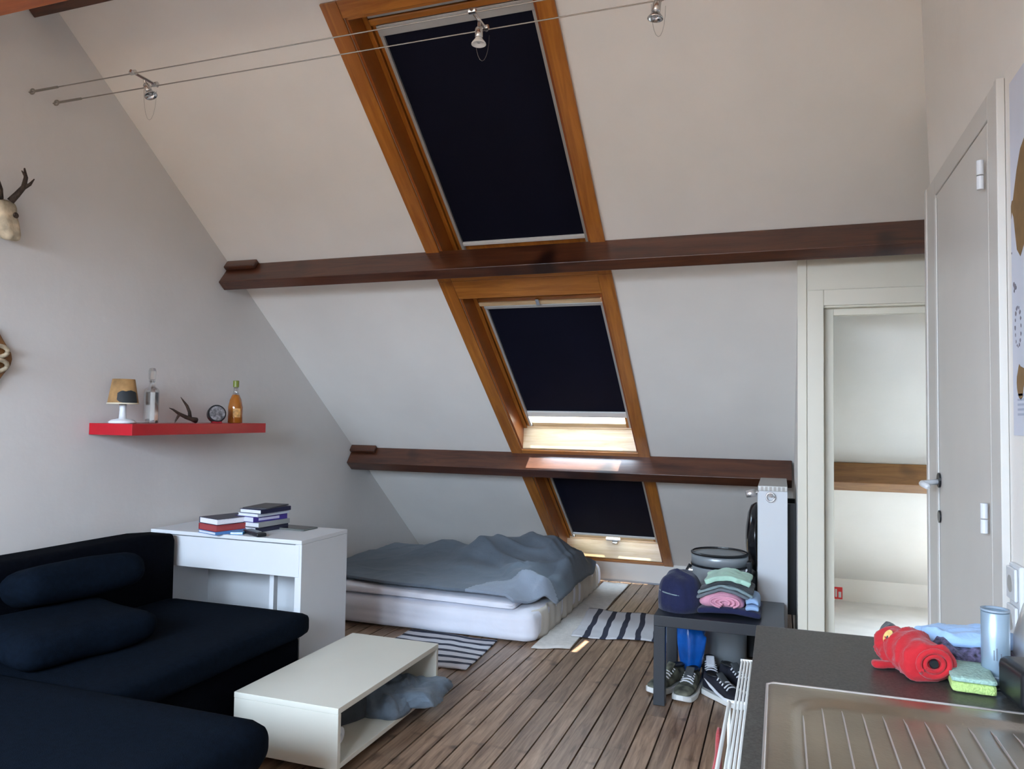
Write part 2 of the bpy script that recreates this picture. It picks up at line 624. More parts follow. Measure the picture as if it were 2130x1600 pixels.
def gable_poly(x0, x1, pts):
    bm = bmesh.new()
    a = [bm.verts.new((x0, y, z)) for y, z in pts]
    b = [bm.verts.new((x1, y, z)) for y, z in pts]
    n = len(pts)
    bm.faces.new(a)
    bm.faces.new(b[::-1])
    for i in range(n):
        bm.faces.new([a[i], a[(i + 1) % n], b[(i + 1) % n], b[i]])
    bmesh.ops.recalc_face_normals(bm, faces=bm.faces)
    return bm


full = [(BACK_Y - 0.1, -0.1), (YK + 0.1, -0.1), (YK + 0.1, slope_z(YK + 0.0)), (RIDGE_Y, ZR + 0.08), (BACK_Y - 0.1, ZK)]
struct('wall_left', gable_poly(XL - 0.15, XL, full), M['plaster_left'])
struct('wall_far_end', gable_poly(XE, XE + 0.15, full), M['plaster'])
struct('wall_knee', B(XL, XE, YK, YK + 0.15, -0.1, ZK + 0.02), M['plaster'])
struct('wall_rear', B(XL, XE, BACK_Y - 0.15, BACK_Y, -0.1, ZK + 0.02), M['plaster'])
# right wall (kitchen / door wall), ends at an outer corner
YC = 3.017
right = [(BACK_Y, 0.0), (YC, 0.0), (YC, slope_z(YC) + 0.05), (RIDGE_Y, ZR + 0.05), (BACK_Y, ZK)]
wr = struct('wall_right', gable_poly(XR, XR + 0.12, right), M['plaster'])
# the upper part of this wall leans into the room towards the ridge
bm = bmesh.new()
_q = [(XR, YC, 2.11), (0.497, YC, slope_z(YC) + 0.01), (0.435, 2.713, slope_z(2.713) + 0.01), (0.345, 2.2, slope_z(2.2) + 0.01), (0.345, RIDGE_Y, ZR + 0.01), (XR, RIDGE_Y, 2.11)]
_a = [bm.verts.new(p) for p in _q]
_b = [bm.verts.new((XR + 0.01, p[1], p[2])) for p in _q]
for i in range(6):
    bm.faces.new([_a[i], _a[(i + 1) % 6], _b[(i + 1) % 6], _b[i]])
for t_ in ((0, 1, 2), (0, 2, 3), (0, 3, 5), (3, 4, 5)):
    bm.faces.new([_a[i] for i in t_])
    bm.faces.new([_b[i] for i in t_][::-1])
bmesh.ops.recalc_face_normals(bm, faces=bm.faces)
obj('leaning_upper_wall', bm, M['plaster'], wr)
struct('wall_passage', gable_poly(XR + 0.12, XE, [(YC - 0.1, 0), (YC, 0), (YC, slope_z(YC) + 0.03), (YC - 0.1, slope_z(YC - 0.1) + 0.03)]), M['plaster'])
# partition with the doorway
PX0, PY = 0.077, 3.50
DX0, DX1, DZ = 0.177, 0.92, 1.761
bm = bmesh.new()
pz = slope_z(PY) + 0.03
pz2 = slope_z(PY + 0.09) + 0.03


def pseg(bm, x0, x1, z0):
    hexa(bm, [(x0, PY, z0), (x1, PY, z0), (x1, PY + 0.09, z0), (x0, PY + 0.09, z0),
              (x0, PY, pz), (x1, PY, pz), (x1, PY + 0.09, pz2), (x0, PY + 0.09, pz2)])


pseg(bm, PX0, DX0, 0)
pseg(bm, DX1, XE, 0)
pseg(bm, DX0, DX1, DZ)
struct('wall_partition', bm, M['cream'])
struct('wall_side', gable_poly(PX0, DX0 - 0.005, [(PY + 0.09, 0), (YK, 0), (YK, ZK + 0.03), (PY + 0.09, pz2)]), M['plaster'])
# doorway frame: casing, stop, jambs
dr = thing('door_1', None, None, (DX0, PY, 0), 0, kind='structure')


def at(o, bm):
    """shift world-built geometry into the local frame of an unrotated parent"""
    bm.transform(Matrix.Translation(-Vector(o.location)))
    return bm


obj('casing', at(dr, B(DX0 - 0.066, DX0, PY - 0.016, PY, 0, DZ + 0.075)), M['cream'], dr, bevel=0.003)
obj('casing', at(dr, B(DX1, DX1 + 0.066, PY - 0.016, PY, 0, DZ + 0.075)), M['cream'], dr, bevel=0.003)
obj('casing', at(dr, B(DX0, DX1, PY - 0.016, PY, DZ + 0.006, DZ + 0.075)), M['cream'], dr, bevel=0.003)
obj('door_stop', at(dr, B(DX0, DX0 + 0.042, PY + 0.045, PY + 0.075, 0, DZ)), M['cream'], dr, bevel=0.002)
obj('door_stop', at(dr, B(DX1 - 0.042, DX1, PY + 0.045, PY + 0.075, 0, DZ)), M['cream'], dr, bevel=0.002)
obj('door_stop', at(dr, B(DX0 + 0.042, DX1 - 0.042, PY + 0.045, PY + 0.075, DZ - 0.03, DZ)), M['cream'], dr, bevel=0.002)
struct('trim_1', B(PX0 - 0.006, PX0 + 0.032, PY - 0.008, PY + 0.0, 0, pz - 0.02), M['cream'], bevel=0.002)

# closed door in the right wall
d2 = thing('door_2', None, None, (XR, 2.85, 0), 0, kind='structure')
obj('door_leaf', at(d2, B(XR - 0.0155, XR - 0.001, 2.163, 2.835, 0.01, 2.030)), M['door_paint'], d2, bevel=0.002)
obj('casing', at(d2, B(XR - 0.016, XR - 0.001, 2.085, 2.160, 0, 2.10)), M['door_paint'], d2, bevel=0.003)
obj('casing', at(d2, B(XR - 0.016, XR - 0.001, 2.840, 2.985, 0, 2.10)), M['door_paint'], d2, bevel=0.003)
obj('casing', at(d2, B(XR - 0.016, XR - 0.001, 2.160, 2.840, 2.036, 2.10)), M['door_paint'], d2, bevel=0.003)
obj('edge_strip', at(d2, B(XR - 0.019, XR - 0.001, 2.062, 2.085, 0, 2.10)), M['door_paint'], d2, bevel=0.002)
obj('edge_strip', at(d2, B(XR - 0.020, XR - 0.001, 2.985, 3.015, 0, 2.10)), M['door_paint'], d2, bevel=0.002)
obj('edge_strip', at(d2, B(XR - 0.020, XR - 0.016, 2.806, 2.835, 0.01, 2.020)), M['white_alu'], d2, bevel=0.002)
for z0 in (1.862, 0.998):
    h = obj('hinge', at(d2, T([(XR - 0.030, 2.172, z0), (XR - 0.030, 2.172, z0 + 0.034)], 0.0085, 12)), M['white'], d2, smooth=False)
    obj('hinge_barrel', at(d2, T([(XR - 0.030, 2.172, z0 + 0.037), (XR - 0.030, 2.172, z0 + 0.074)], 0.0085, 12)), M['white'], h)
hx = XR - 0.016
hd = obj('handle_rose', at(d2, lathe([(0, 0), (0.024, 0), (0.024, 0.006), (0, 0.006)], 20,
         Matrix.Translation((hx, 2.80, 1.083)) @ Matrix.Rotation(-pi / 2, 4, 'Y'))), M['black'], d2)
lv = T([(hx - 0.004, 2.80, 1.078), (hx - 0.045, 2.80, 1.072), (hx - 0.052, 2.795, 1.071), (hx - 0.055, 2.78, 1.071), (hx - 0.055, 2.69, 1.069)],
       [0.009, 0.009, 0.010, 0.010, 0.009], 12)
obj('lever', at(d2, lv), M['white'], hd, smooth=True)
obj('key_rose', at(d2, lathe([(0, 0), (0.020, 0), (0.020, 0.005), (0, 0.005)], 20,
    Matrix.Translation((hx, 2.80, 0.965)) @ Matrix.Rotation(-pi / 2, 4, 'Y'))), M['black'], d2)

# beams ------------------------------------------------------------------


def purlin(x0, x1, s0, dep, th_, m, label, cleat=True):
    """plank purlin set on edge under the slope; its upper face at s0"""
    t = thing('purlin_beam', label, 'beam', (x0, YK - s0 * CT, ZK + s0 * ST))
    obj('beam_body', at(t, SB(x0, x1, s0 - th_, s0, -dep, -0.002)), m, t, bevel=0.004)
    if cleat:
        obj('cleat', at(t, SB(x0, x0 + 0.20, s0 + 0.001, s0 + 0.03, -0.055, -0.003)), M['beam'], t, bevel=0.006)
    return t


purlin(XL + 0.004, XE - 0.004, 3.130, 0.146, 0.062, M['beam'], 'upper dark brown beam crossing the roof slope below the topmost blind')
purlin(XL + 0.004, PX0 - 0.012, 1.42, 0.142, 0.085, M['beam'], 'lower dark brown beam crossing the roof slope, ending above the radiator')
purlin(DX0 + 0.002, XE - 0.002, 1.42, 0.142, 0.085, M['beam_light'], 'light brown beam seen through the doorway of the side room', cleat=False)
purlin(XL + 0.004, XR - 0.004, 4.64, 0.134, 0.07, M['beam'], 'dark beam end in the top left corner, highest on the roof slope', cleat=False)
bm = B(XL + 0.003, XR - 0.003, 1.70, 1.85, 2.662, 2.83)
tag(obj('cross_beam', bm, M['beam_orange'], bevel=0.004), 'reddish orange beam just showing in the extreme top left corner', 'beam')

# roof windows ------------------------------------------------------------
CW = 0.068
SX0, SX1 = -1.70 + 0.015, -0.765


def roof_window(idx, s0, s1, blind_top, blind_bot, outer_lo, outer_hi, handle):
    w = thing('window_%d' % idx, None, None, S(OX0, s0), 0, kind='structure')
    # casing flat on the slope
    for a, b in ((SX0, OX0), (OX1, SX1)):
        obj('casing', at(w, SB(a, b, outer_lo, outer_hi, -0.014, 0.0)), M['pine'], w, bevel=0.003)
    obj('head_board', at(w, SB(OX0, OX1, s1, outer_hi, -0.012, 0.0)), M['pine_across'], w, bevel=0.003)
    if s0 - outer_lo > 0.02:
        obj('sill_board', at(w, SB(OX0, OX1, outer_lo, s0, -0.012, 0.0)), M['pine_across'], w, bevel=0.003)
    # linings of the reveal
    obj('lining', at(w, SB(OX0, OX0 + 0.012, s0, s1, 0, 0.15)), M['pine_dark'], w)
    obj('lining', at(w, SB(OX1 - 0.012, OX1, s0, s1, 0, 0.15)), M['pine_dark'], w)
    obj('lining', at(w, SB(OX0, OX1, s1 - 0.012, s1, 0, 0.15)), M['pine_across'], w)
    fl_ = 0.075 if idx > 1 else 0.0
    bm = bmesh.new()
    hexa(bm, [S(OX0 + 0.012, s0 - 0.002, 0.0), S(OX1 - 0.012, s0 - 0.002, 0.0), S(OX1 - 0.012, s0 + fl_, 0.13), S(OX0 + 0.012, s0 + fl_, 0.13),
              S(OX0 + 0.012, s0 + 0.010, 0.0), S(OX1 - 0.012, s0 + 0.010, 0.0), S(OX1 - 0.012, s0 + fl_ + 0.013, 0.13), S(OX0 + 0.012, s0 + fl_ + 0.013, 0.13)])
    obj('lining', at(w, bm), M['pine_pale_lit'] if idx > 1 else M['pine'], w)
    # fixed frame and sash
    a0, a1 = OX0 + 0.012, OX1 - 0.012
    lo, hi = s0 + (0.06 if idx > 1 else 0.02), s1 - 0.012
    bm = bmesh.new()
    sbox(bm, a0, a0 + 0.022, lo, hi, 0.112, 0.18)
    if idx == 2:      # unseen gap added in the right frame to throw a sun strip on the floor
        sbox(bm, a1 - 0.022, a1, lo, 2.40, 0.112, 0.18)
    else:
        sbox(bm, a1 - 0.022, a1, lo, hi, 0.112, 0.18)
    sbox(bm, a0 + 0.022, a1 - 0.022, hi - 0.03, hi, 0.112, 0.18)
    if idx == 1:
        sbox(bm, a0 + 0.022, a1 - 0.022, lo, lo + 0.022, 0.112, 0.18)
    else:
        obj('frame_bottom', at(w, SB(a0 + 0.022, a1 - 0.022, lo, lo + 0.022, 0.112, 0.18)), M['pine_pale_lit'], w, bevel=0.002)  # paler than the frame, standing in for blown sunlight
    obj('frame', at(w, bm), M['pine'], w, bevel=0.002)
    b0, b1 = a0 + 0.026, a1 - 0.026
    bm = bmesh.new()
    sbox(bm, b0, b0 + 0.040, lo + 0.026, hi - 0.034, 0.122, 0.175)
    sbox(bm, b1 - 0.040, b1 + (0.004 if idx != 2 else 0), lo + 0.026, hi - 0.034, 0.122, 0.175)
    sbox(bm, b0 - 0.005, b0, lo, hi, 0.15, 0.17)
    if idx == 2:
        sbox(bm, b1, b1 + 0.005, lo, 2.40, 0.15, 0.17)
    sbox(bm, b0, b1, lo + 0.020, lo + 0.028, 0.15, 0.17)
    sbox(bm, b0 + 0.040, b1 - 0.040, min(hi - 0.075, blind_top + 0.015), hi - 0.034, 0.124, 0.175)
    sbox(bm, b0, b1, hi - 0.034, hi - 0.028, 0.15, 0.17)
    if idx == 1:
        sbox(bm, b0 + 0.040, b1 - 0.040, lo + 0.026, blind_bot - 0.012, 0.124, 0.175)
    obj('sash', at(w, bm), M['pine'], w, bevel=0.003)
    if idx > 1:
        obj('sash_bottom', at(w, SB(b0 + 0.040, b1 - 0.040, lo + 0.026, lo + 0.066, 0.122, 0.175)), M['pine_pale_lit'], w, bevel=0.003)  # pale tone paints the sun glare into the bottom bar
    obj('pane', at(w, SB(b0 + 0.030, b1 - 0.030, lo + 0.056, hi - 0.065, 0.158, 0.162)), M['glass'], w)
    # blind: head box, side rails, cloth, bottom rail
    c0, c1 = b0 + 0.026, b1 - 0.004
    for q in (c0, c1 - 0.014):
        obj('side_rail', at(w, SB(q, q + 0.014, lo + 0.05, blind_top + 0.02, 0.104, 0.122)), M['alu'], w)
    hh_ = 0.022 if idx == 2 else 0.045
    obj('head_box', at(w, SB(c0, c1, blind_top, blind_top + hh_, 0.098, 0.122)), M['alu'], w, bevel=0.003)
    obj('blind_cloth', at(w, SB(c0 + 0.014, c1 - 0.014, blind_bot, blind_top, 0.117, 0.120)), M['blind'], w)
    br = obj('bottom_rail', at(w, SB(c0 + 0.014, c1 - 0.014, blind_bot - (0.048 if idx == 2 else 0.020), blind_bot, 0.106, 0.121)), M['white_alu'], w, bevel=0.002)
    # ventilation bar at the top of the sash
    vb = blind_top + hh_ + 0.003
    obj('vent_bar', at(w, SB(b0 + 0.004, b1 - 0.004, vb, vb + 0.026, 0.096, 0.121)), M['pine_pale_lit'] if idx == 2 else M['pine_across'], w, bevel=0.004)  # the middle window gets a paler bar, its lit look put into the colour
    obj('vent_cover', at(w, SB(b0 + 0.004, b1 - 0.004, vb + 0.029, vb + 0.052, 0.100, 0.121)), M['alu'] if idx == 1 else M['pine_across'], w, bevel=0.003)
    if handle == 'top':
        obj('catch', at(w, SB((OX0 + OX1) / 2 - 0.010, (OX0 + OX1) / 2 + 0.010, vb + 0.006, vb + 0.050, 0.082, 0.0955)), M['chrome'], w, bevel=0.002)
    if handle == 'low':
        xm = (OX0 + OX1) / 2
        hb = obj('handle', at(w, SB(xm - 0.055, xm + 0.055, lo + 0.036, lo + 0.058, 0.100, 0.122)), M['white_alu'], w, bevel=0.003)
        obj('grip', at(w, SB(xm - 0.008, xm + 0.035, lo + 0.016, lo + 0.036, 0.082, 0.106)), M['chrome'], hb, bevel=0.004)
    return w


roof_window(1, WIN[0][0], WIN[0][1], 4.165, 3.085, 2.935, 4.368, None)
roof_window(2, WIN[1][0], WIN[1][1], 2.625, 1.710, 1.385, 2.933, 'top')
roof_window(3, WIN[2][0], WIN[2][1], 1.12, 0.198, -0.005, 1.383, 'low')

# floor ------------------------------------------------------------------
fl = struct('floor', B(XL, XE, BACK_Y, YK, -0.10, -0.016), M['gap'])
random.seed(4)
PITCH = 0.0887
x_seam0 = -1.169
k0 = math.floor((XL - x_seam0) / PITCH)
for k in range(k0, int((XR + 0.02 - x_seam0) / PITCH) + 1):
    xa = max(XL, x_seam0 + k * PITCH + 0.0034)
    xb = min(XR, x_seam0 + (k + 1) * PITCH - 0.0034)
    if xb - xa < 0.02:
        continue
    y = 0.3
    ends = sorted(random.sample([1.0, 1.6, 2.2, 2.5, 2.9, 3.3, 3.8, 4.3, 4.9], 1))
    for e in ends + [YK]:
        bm = B(xa, xb, y + 0.0012, e - 0.0012, -0.016, random.uniform(-0.0012, 0.0))
        c = Vector(((xa + xb) / 2, y, 0))
        bm.transform(Matrix.Translation(-c))
        p = obj('floorboard', bm, M['plank'], fl)
        p.location = c
        y = e
# rougher continuation behind the photographer and in the side room, out of sight of the photo
struct('floor', B(XL, XR, BACK_Y, 0.298, -0.0155, -0.001), M['plank'])
struct('floor', B(DX0, XE - 0.001, PY + 0.0, YK - 0.001, -0.0155, 0.003), mat('pale_side_room_floor', (0.72, 0.70, 0.66), 0.4))
# white trims
struct('baseboard_knee', B(XL, PX0, YK - 0.008, YK, 0.0, 0.012), mat('grey_skirting', (0.30, 0.31, 0.34), 0.6))
wf = bmesh.new()
for a in ((QX0, QX0 + 0.06, QS0, QS1), (QX1 - 0.06, QX1, QS0, QS1), (QX0 + 0.06, QX1 - 0.06, QS0, QS0 + 0.06), (QX0 + 0.06, QX1 - 0.06, QS1 - 0.06, QS1)):
    sbox(wf, *a, 0.05, 0.12)
struct('window_7', wf, M['white'])

# ------------------------------------------------------------------ sofa
sf = thing('corner_sofa', 'black navy corner sofa with chaise along the left wall', 'sofa', (-2.4, 2.0, 0))
SFX = -2.885
obj('backrest', at(sf, softbox(SFX, -2.685, 0.60, 2.865, 0.08, 0.705, 1, 0.004, 3, 14, 0.22)), M['sofa'], sf, smooth=True)
obj('seat_base', at(sf, B(-2.685, -1.965, 1.75, 2.825, 0.035, 0.305)), M['sofa'], sf, bevel=0.02, seg=3)
obj('seat_cushion', at(sf, softbox(-2.70, -1.915, 1.70, 2.84, 0.308, 0.412, 2, 0.006, 3, 16, 0.36)), M['sofa2'], sf, smooth=True)
obj('chaise_base', at(sf, B(-2.70, -1.40, 0.62, 1.70, 0.035, 0.295)), M['sofa'], sf, bevel=0.02, seg=3)
obj('chaise_cushion', at(sf, softbox(-2.72, -1.315, 0.60, 1.80, 0.285, 0.432, 3, 0.006, 2.5, 18, 0.44)), M['sofa2'], sf, smooth=True)


def cushion(label, cx, cy, cz, w, d, h, rx, rz, seed, m):
    bm = softbox(-w / 2, w / 2, -d / 2, d / 2, -h / 2, h / 2, seed, 0.012, 6, 14, 0.42)
    for v in bm.verts:
        k = 1 - 0.22 * (abs(v.co.x) / (w / 2)) ** 3
        v.co.z *= k
    bm.transform(Matrix.Rotation(rz, 4, 'Z') @ Matrix.Rotation(rx, 4, 'X'))
    o = obj('cushion', bm, m, smooth=True)
    o.location = (cx, cy, cz)
    return tag(o, label, 'cushion')


cushion('black cushion lying flat and low on the sofa seat, front of the two', -2.42, 2.05, 0.478, 0.50, 0.40, 0.125, radians(2), radians(80), 5, M['sofa2'])
cushion('black cushion leaning on the sofa back above the flat one', -2.575, 2.22, 0.615, 0.50, 0.20, 0.15, radians(-14), radians(82), 6, M['sofa2'])

# ------------------------------------------------------------------ white desk
dk = thing('desk', 'white desk with one wide drawer between the sofa and the bed', 'desk', (-2.44, 3.08, 0))
X0, X1, Y0, Y1, HZ = -2.885, -2.020, 2.895, 3.275, 0.70
obj('desktop', at(dk, B(X0, X1, Y0, Y1, HZ - 0.018, HZ)), M['white'], dk, bevel=0.0015)
obj('side_panel', at(dk, B(X1 - 0.034, X1, Y0 + 0.002, Y1, 0, HZ - 0.019)), M['white'], dk, bevel=0.0015)
obj('side_panel', at(dk, B(X0, X0 + 0.034, Y0 + 0.002, Y1, 0, HZ - 0.019)), M['white'], dk, bevel=0.0015)
obj('drawer', at(dk, B(X0 + 0.037, X1 - 0.012, Y0, Y0 + 0.018, 0.535, HZ - 0.022)), M['white'], dk, bevel=0.0015)
obj('drawer_box', at(dk, B(X0 + 0.04, X1 - 0.04, Y0 + 0.02, Y1 - 0.03, 0.545, 0.66)), M['white'], dk)
obj('back_panel', at(dk, B(X0 + 0.034, X1 - 0.034, Y1 - 0.014, Y1, 0.16, HZ - 0.02)), M['white'], dk)
obj('upright', at(dk, B(-2.262, -2.238, Y0 + 0.10, Y0 + 0.13, 0.0, 0.533)), M['white'], dk, bevel=0.001)

# books, remote and tablet on the desk


def book(label, x, y, z, w, d, h, rz, cover, paper=(0.70, 0.69, 0.68), group=None, band=None):
    t = thing('book', label, 'book', (x, y, z), rz, group)
    cm = mat('cover', cover, 0.4, noise_amt=0.05)
    bm = bmesh.new()
    tk = 0.0022
    box(bm, -w / 2, w / 2, -d / 2, d / 2, 0, tk)
    box(bm, -w / 2, w / 2, -d / 2, d / 2, h - tk, h)
    box(bm, w / 2 - tk, w / 2, -d / 2, d / 2, tk, h - tk)
    obj('cover', bm, cm, t)
    obj('pages', B(-w / 2 + 0.003, w / 2 - 0.003, -d / 2 + 0.003, d / 2 - 0.003, tk, h - tk), mat('paper', paper, 0.9, noise_amt=0.08, nscale=300), t)
    if band:
        obj('spine_label', B(w / 2 - 0.0005, w / 2 + 0.0006, -d / 2 + 0.03, d / 2 - 0.05, 0.25 * h, 0.75 * h), mat('band', band, 0.5), t)
    return t


# left stack (nearer the sofa), from the bottom
zb = 0.7008
sw = (0.008, 0.010, 0.035)
book('thin blue book with white edge, lowest of the left stack on the desk', -2.497, 2.985, zb, 0.145, 0.23, 0.014, -0.3, (0.08, 0.20, 0.45))
book('dark red book lying in the left stack under a white one', -2.502, 2.985, zb + 0.0148, 0.150, 0.215, 0.028, -0.3 + pi, (0.33, 0.035, 0.04), (0.33, 0.05, 0.05))
book('white book with navy spine on top of the left stack', -2.507, 2.990, zb + 0.0436, 0.150, 0.21, 0.028, -0.3 + pi, (0.03, 0.03, 0.06), (0.80, 0.78, 0.80))
# right stack
zr = 0.7008
specs = [((0.02, 0.022, 0.05), (0.60, 0.61, 0.63), 0.024, 0.00, 'dark book at the bottom of the right stack on the desk'),
         ((0.30, 0.31, 0.30), (0.64, 0.64, 0.67), 0.022, 0.05, 'grey covered book second from the bottom of the right stack'),
         ((0.05, 0.03, 0.22), (0.62, 0.63, 0.68), 0.026, -0.04, 'purple spined book in the middle of the right stack'),
         ((0.55, 0.58, 0.64), (0.72, 0.73, 0.78), 0.014, 0.03, 'pale thin book below the navy one in the right stack'),
         ((0.010, 0.012, 0.045), (0.74, 0.74, 0.76), 0.020, 0.08, 'navy book with a blank pale side, second from the top of the right stack')]
for c, p, h, dr_, lb in specs:
    book(lb, -2.395 + dr_ * 0.2, 3.105, zr, 0.135, 0.205, h, -0.18 + dr_, c, p, band=(0.55, 0.53, 0.7) if 'purple' in lb else None)
    zr += h + 0.0006
book('thin dark magazine lying open edged on top of the right stack', -2.385, 3.115, zr, 0.13, 0.20, 0.005, 0.1, (0.06, 0.06, 0.07), (0.3, 0.3, 0.3))
book('small light blue notebook wedged between the two stacks on the desk', -2.405, 2.94, zb, 0.06, 0.06, 0.012, 0.4, (0.12, 0.35, 0.60))
rm = thing('remote_control', 'black remote control lying at the front edge of the desk', 'remote control', (-2.315, 2.945, 0.7008), 1.05 - pi / 2)
obj('remote_body', B(-0.085, 0.085, -0.024, 0.024, 0, 0.018), M['black'], rm, bevel=0.006)
for i in range(6):
    for j in range(2):
        obj('button', B(-0.06 + i * 0.02, -0.049 + i * 0.02, -0.012 + j * 0.014, -0.002 + j * 0.014, 0.0182, 0.020), M['grey_cloth'], rm)
tb = thing('tablet', 'thin dark grey tablet lying behind the books on the desk', 'tablet', (-2.275, 3.19, 0.7008), -0.05)
obj('tablet_body', B(-0.075, 0.105, -0.055, 0.055, 0, 0.007), mat('grey_tablet', (0.12, 0.13, 0.12), 0.4), tb, bevel=0.003)
obj('tablet_screen', B(-0.067, 0.097, -0.048, 0.048, 0.0071, 0.0078), M['black_gloss'], tb)

# ------------------------------------------------------------------ coffee table with open cubby
ct = thing('coffee_table', 'ivory white low open box table in front of the sofa', 'coffee table', (-1.66, 2.70, 0))
CX0, CX1, CY0, CY1, CZ, CB = -1.879, -1.439, 2.301, 3.113, 0.252, 0.040
obj('tabletop', at(ct, B(CX0, CX1, CY0, CY1, CZ - 0.021, CZ)), M['ivory'], ct, bevel=0.0015)
obj('side_panel', at(ct, B(CX0, CX1, CY0 + 0.001, CY0 + 0.020, CB, CZ - 0.0215)), M['ivory'], ct, bevel=0.0015)
obj('side_panel', at(ct, B(CX0, CX1, CY1 - 0.020, CY1 - 0.001, CB, CZ - 0.0215)), M['ivory'], ct, bevel=0.0015)
obj('bottom_shelf', at(ct, B(CX0 + 0.002, CX1 - 0.001, CY0 + 0.0205, CY1 - 0.0205, CB, CB + 0.018)), M['ivory'], ct, bevel=0.0015)
obj('back_panel', at(ct, B(CX0 + 0.001, CX0 + 0.010, CY0 + 0.0205, CY1 - 0.0205, CB + 0.019, CZ - 0.0215)), M['ivory'], ct)
for x in (CX0 + 0.04, CX1 - 0.07):
    for y in (CY0 + 0.03, CY1 - 0.06):
        obj('foot', at(ct, B(x, x + 0.03, y, y + 0.03, 0, CB - 0.0005)), M['black'], ct)
rl = lathe([(0.008, 0), (0.030, 0), (0.030, 0.03), (0.008, 0.03), (0.008, 0)], 24, Matrix.Rotation(pi / 2, 4, 'Y'))
o = obj('tape_roll', rl, M['white'])
o.location = (-1.555, 2.455, CB + 0.019 + 0.0305)
tag(o, 'small white tape roll standing inside the near end of the coffee table', 'tape roll')
jx = [('crumpled_jeans', 'blue_grey_cloth', -1.555, 2.86, 0.12, 0.17, 0.100, 0.4, 11, 'grey blue crumpled clothes spilling from the coffee table cubby', 0.30),
      ('crumpled_shirt', 'dark_grey_cloth', -1.70, 2.79, 0.14, 0.26, 0.145, -0.05, 14, 'dark crumpled clothes at the back of the coffee table cubby', 0.2)]
for nm, mk, x, y, rx_, ry_, h, rz, sd, lb, rg in jx:
    o = obj(nm, heap(rx_, ry_, h, sd, rough=rg, fr=13, edge=0.3, n=90, rings=40), M[mk], smooth=True)
    o.location = (x, y, CB + 0.019)
    o.rotation_euler = (0, 0, rz)
    tag(o, lb, 'clothes')
# the trouser leg hanging over the front edge
bm = softbox(-0.13, 0.10, -0.11, 0.125, 0, 0.066, 17, 0.016, 16, 26, 0.45)
for v in bm.verts:
    v.co += (v.co - Vector((0, 0, 0.03))).normalized() * (0.012 * (fold(v.co.x + v.co.z, v.co.y, 0.7, 22, 5.0) - 0.5) + 0.006 * (fold(v.co.x, v.co.y + v.co.z, 2.0, 40, 9.0) - 0.5))
    v.co.z = max(0.0, v.co.z)
    if v.co.x > 0.0:
        v.co.z -= (v.co.x / 0.10) ** 2 * 0.016
        v.co.y += 0.05 * v.co.x / 0.10
o = obj('crumpled_trousers', bm, M['blue_grey_cloth'], smooth=True)
o.location = (-1.445, 2.905, 0.072)
tag(o, 'grey blue trouser leg lying over the front edge of the coffee table cubby', 'clothes')

# ------------------------------------------------------------------ bed
bd = thing('mattress', 'white sheeted double mattress lying directly on the floor under the roof slope', 'mattress', (-2.08, 4.95, 0))
BX0, BX1, BY0, BY1, BZ = -2.89, -1.288, 4.035, 5.72, 0.175
bm = softbox(BX0, BX1, BY0, BY1, 0.0, BZ, 7, 0.010, 4, 26, 0.30)
for v in bm.verts:
    if v.co.z < 0.02:
        v.co.z = max(0.001, v.co.z)
    # sheet creases on the front and right side
    if v.co.x > BX1 - 0.08:
        v.co.x += 0.006 * sin(v.co.y * 60 + v.co.z * 20)
    if v.co.y < BY0 + 0.08:
        v.co.y += 0.004 * noise.noise(Vector((v.co.x * 3, v.co.z * 30, 2)))
mt_ = obj('mattress_body', at(bd, bm), M['sheet'], bd, smooth=True)
bm = softbox(BX0, BX1 + 0.004, BY0 + 0.30, BY1 + 0.01, 0.003, 0.155, 8, 0.004, 3, 20, 0.2)
# creased fitted sheet on the right flank


def sstep0(a, b, x):
    t_ = max(0.0, min(1.0, (x - a) / (b - a)))
    return t_ * t_ * (3 - 2 * t_)


bm = bmesh.new()
NY, NZ = 110, 8
g = []
for i in range(NY + 1):
    y = BY0 + 0.085 + (BY1 - 0.07 - BY0 - 0.085) * i / NY
    row = []
    for j in range(NZ + 1):
        z = 0.006 + (BZ - 0.01) * j / NZ
        x = BX1 + 0.006 + 0.007 * noise.noise(Vector((y * 11, z * 5, 3))) + 0.005 * sin(y * 46 + 2 * noise.noise(Vector((y * 2, z * 3, 0)))) - 0.015 * (j / NZ) ** 6
        x -= 0.035 * (1 - sstep0(0, 0.05, min(i / NY, 1 - i / NY)))
        row.append(bm.verts.new((x, y, z)))
    g.append(row)
for i in range(NY):
    for j in range(NZ):
        bm.faces.new([g[i][j], g[i + 1][j], g[i + 1][j + 1], g[i][j + 1]])
fs = obj('fitted_sheet_side', at(bd, bm), M['sheet_cream'], bd, smooth=True)
md = fs.modifiers.new('sol', 'SOLIDIFY')
md.thickness = 0.004
# folded white bedding under the duvet
bm = softbox(-2.88, -1.42, 4.065, 5.35, 0.180, 0.236, 9, 0.005, 5, 24, 0.42)
for v in bm.verts:
    t = (v.co.x + 2.88) / 1.46
    v.co.z += -0.020 * t * (v.co.z > 0.2)
o = obj('folded_sheet', bm, M['sheet'], smooth=True)
tag(o, 'white folded bedding layer between the mattress and the grey duvet', 'bedding')

# grey duvet: a draped, folded height field


def sstep_(a, b, x):
    t_ = max(0.0, min(1.0, (x - a) / (b - a)))
    return t_ * t_ * (3 - 2 * t_)


def mattress_top(x, y):
    """support height below the duvet"""
    if x > BX1 - 0.02:
        return max(0.11, BZ - (x - BX1 + 0.02) * 1.4)
    return BZ + 0.055 * max(0.0, min(1.0, (-1.42 - x) / 0.1 + 0.5))


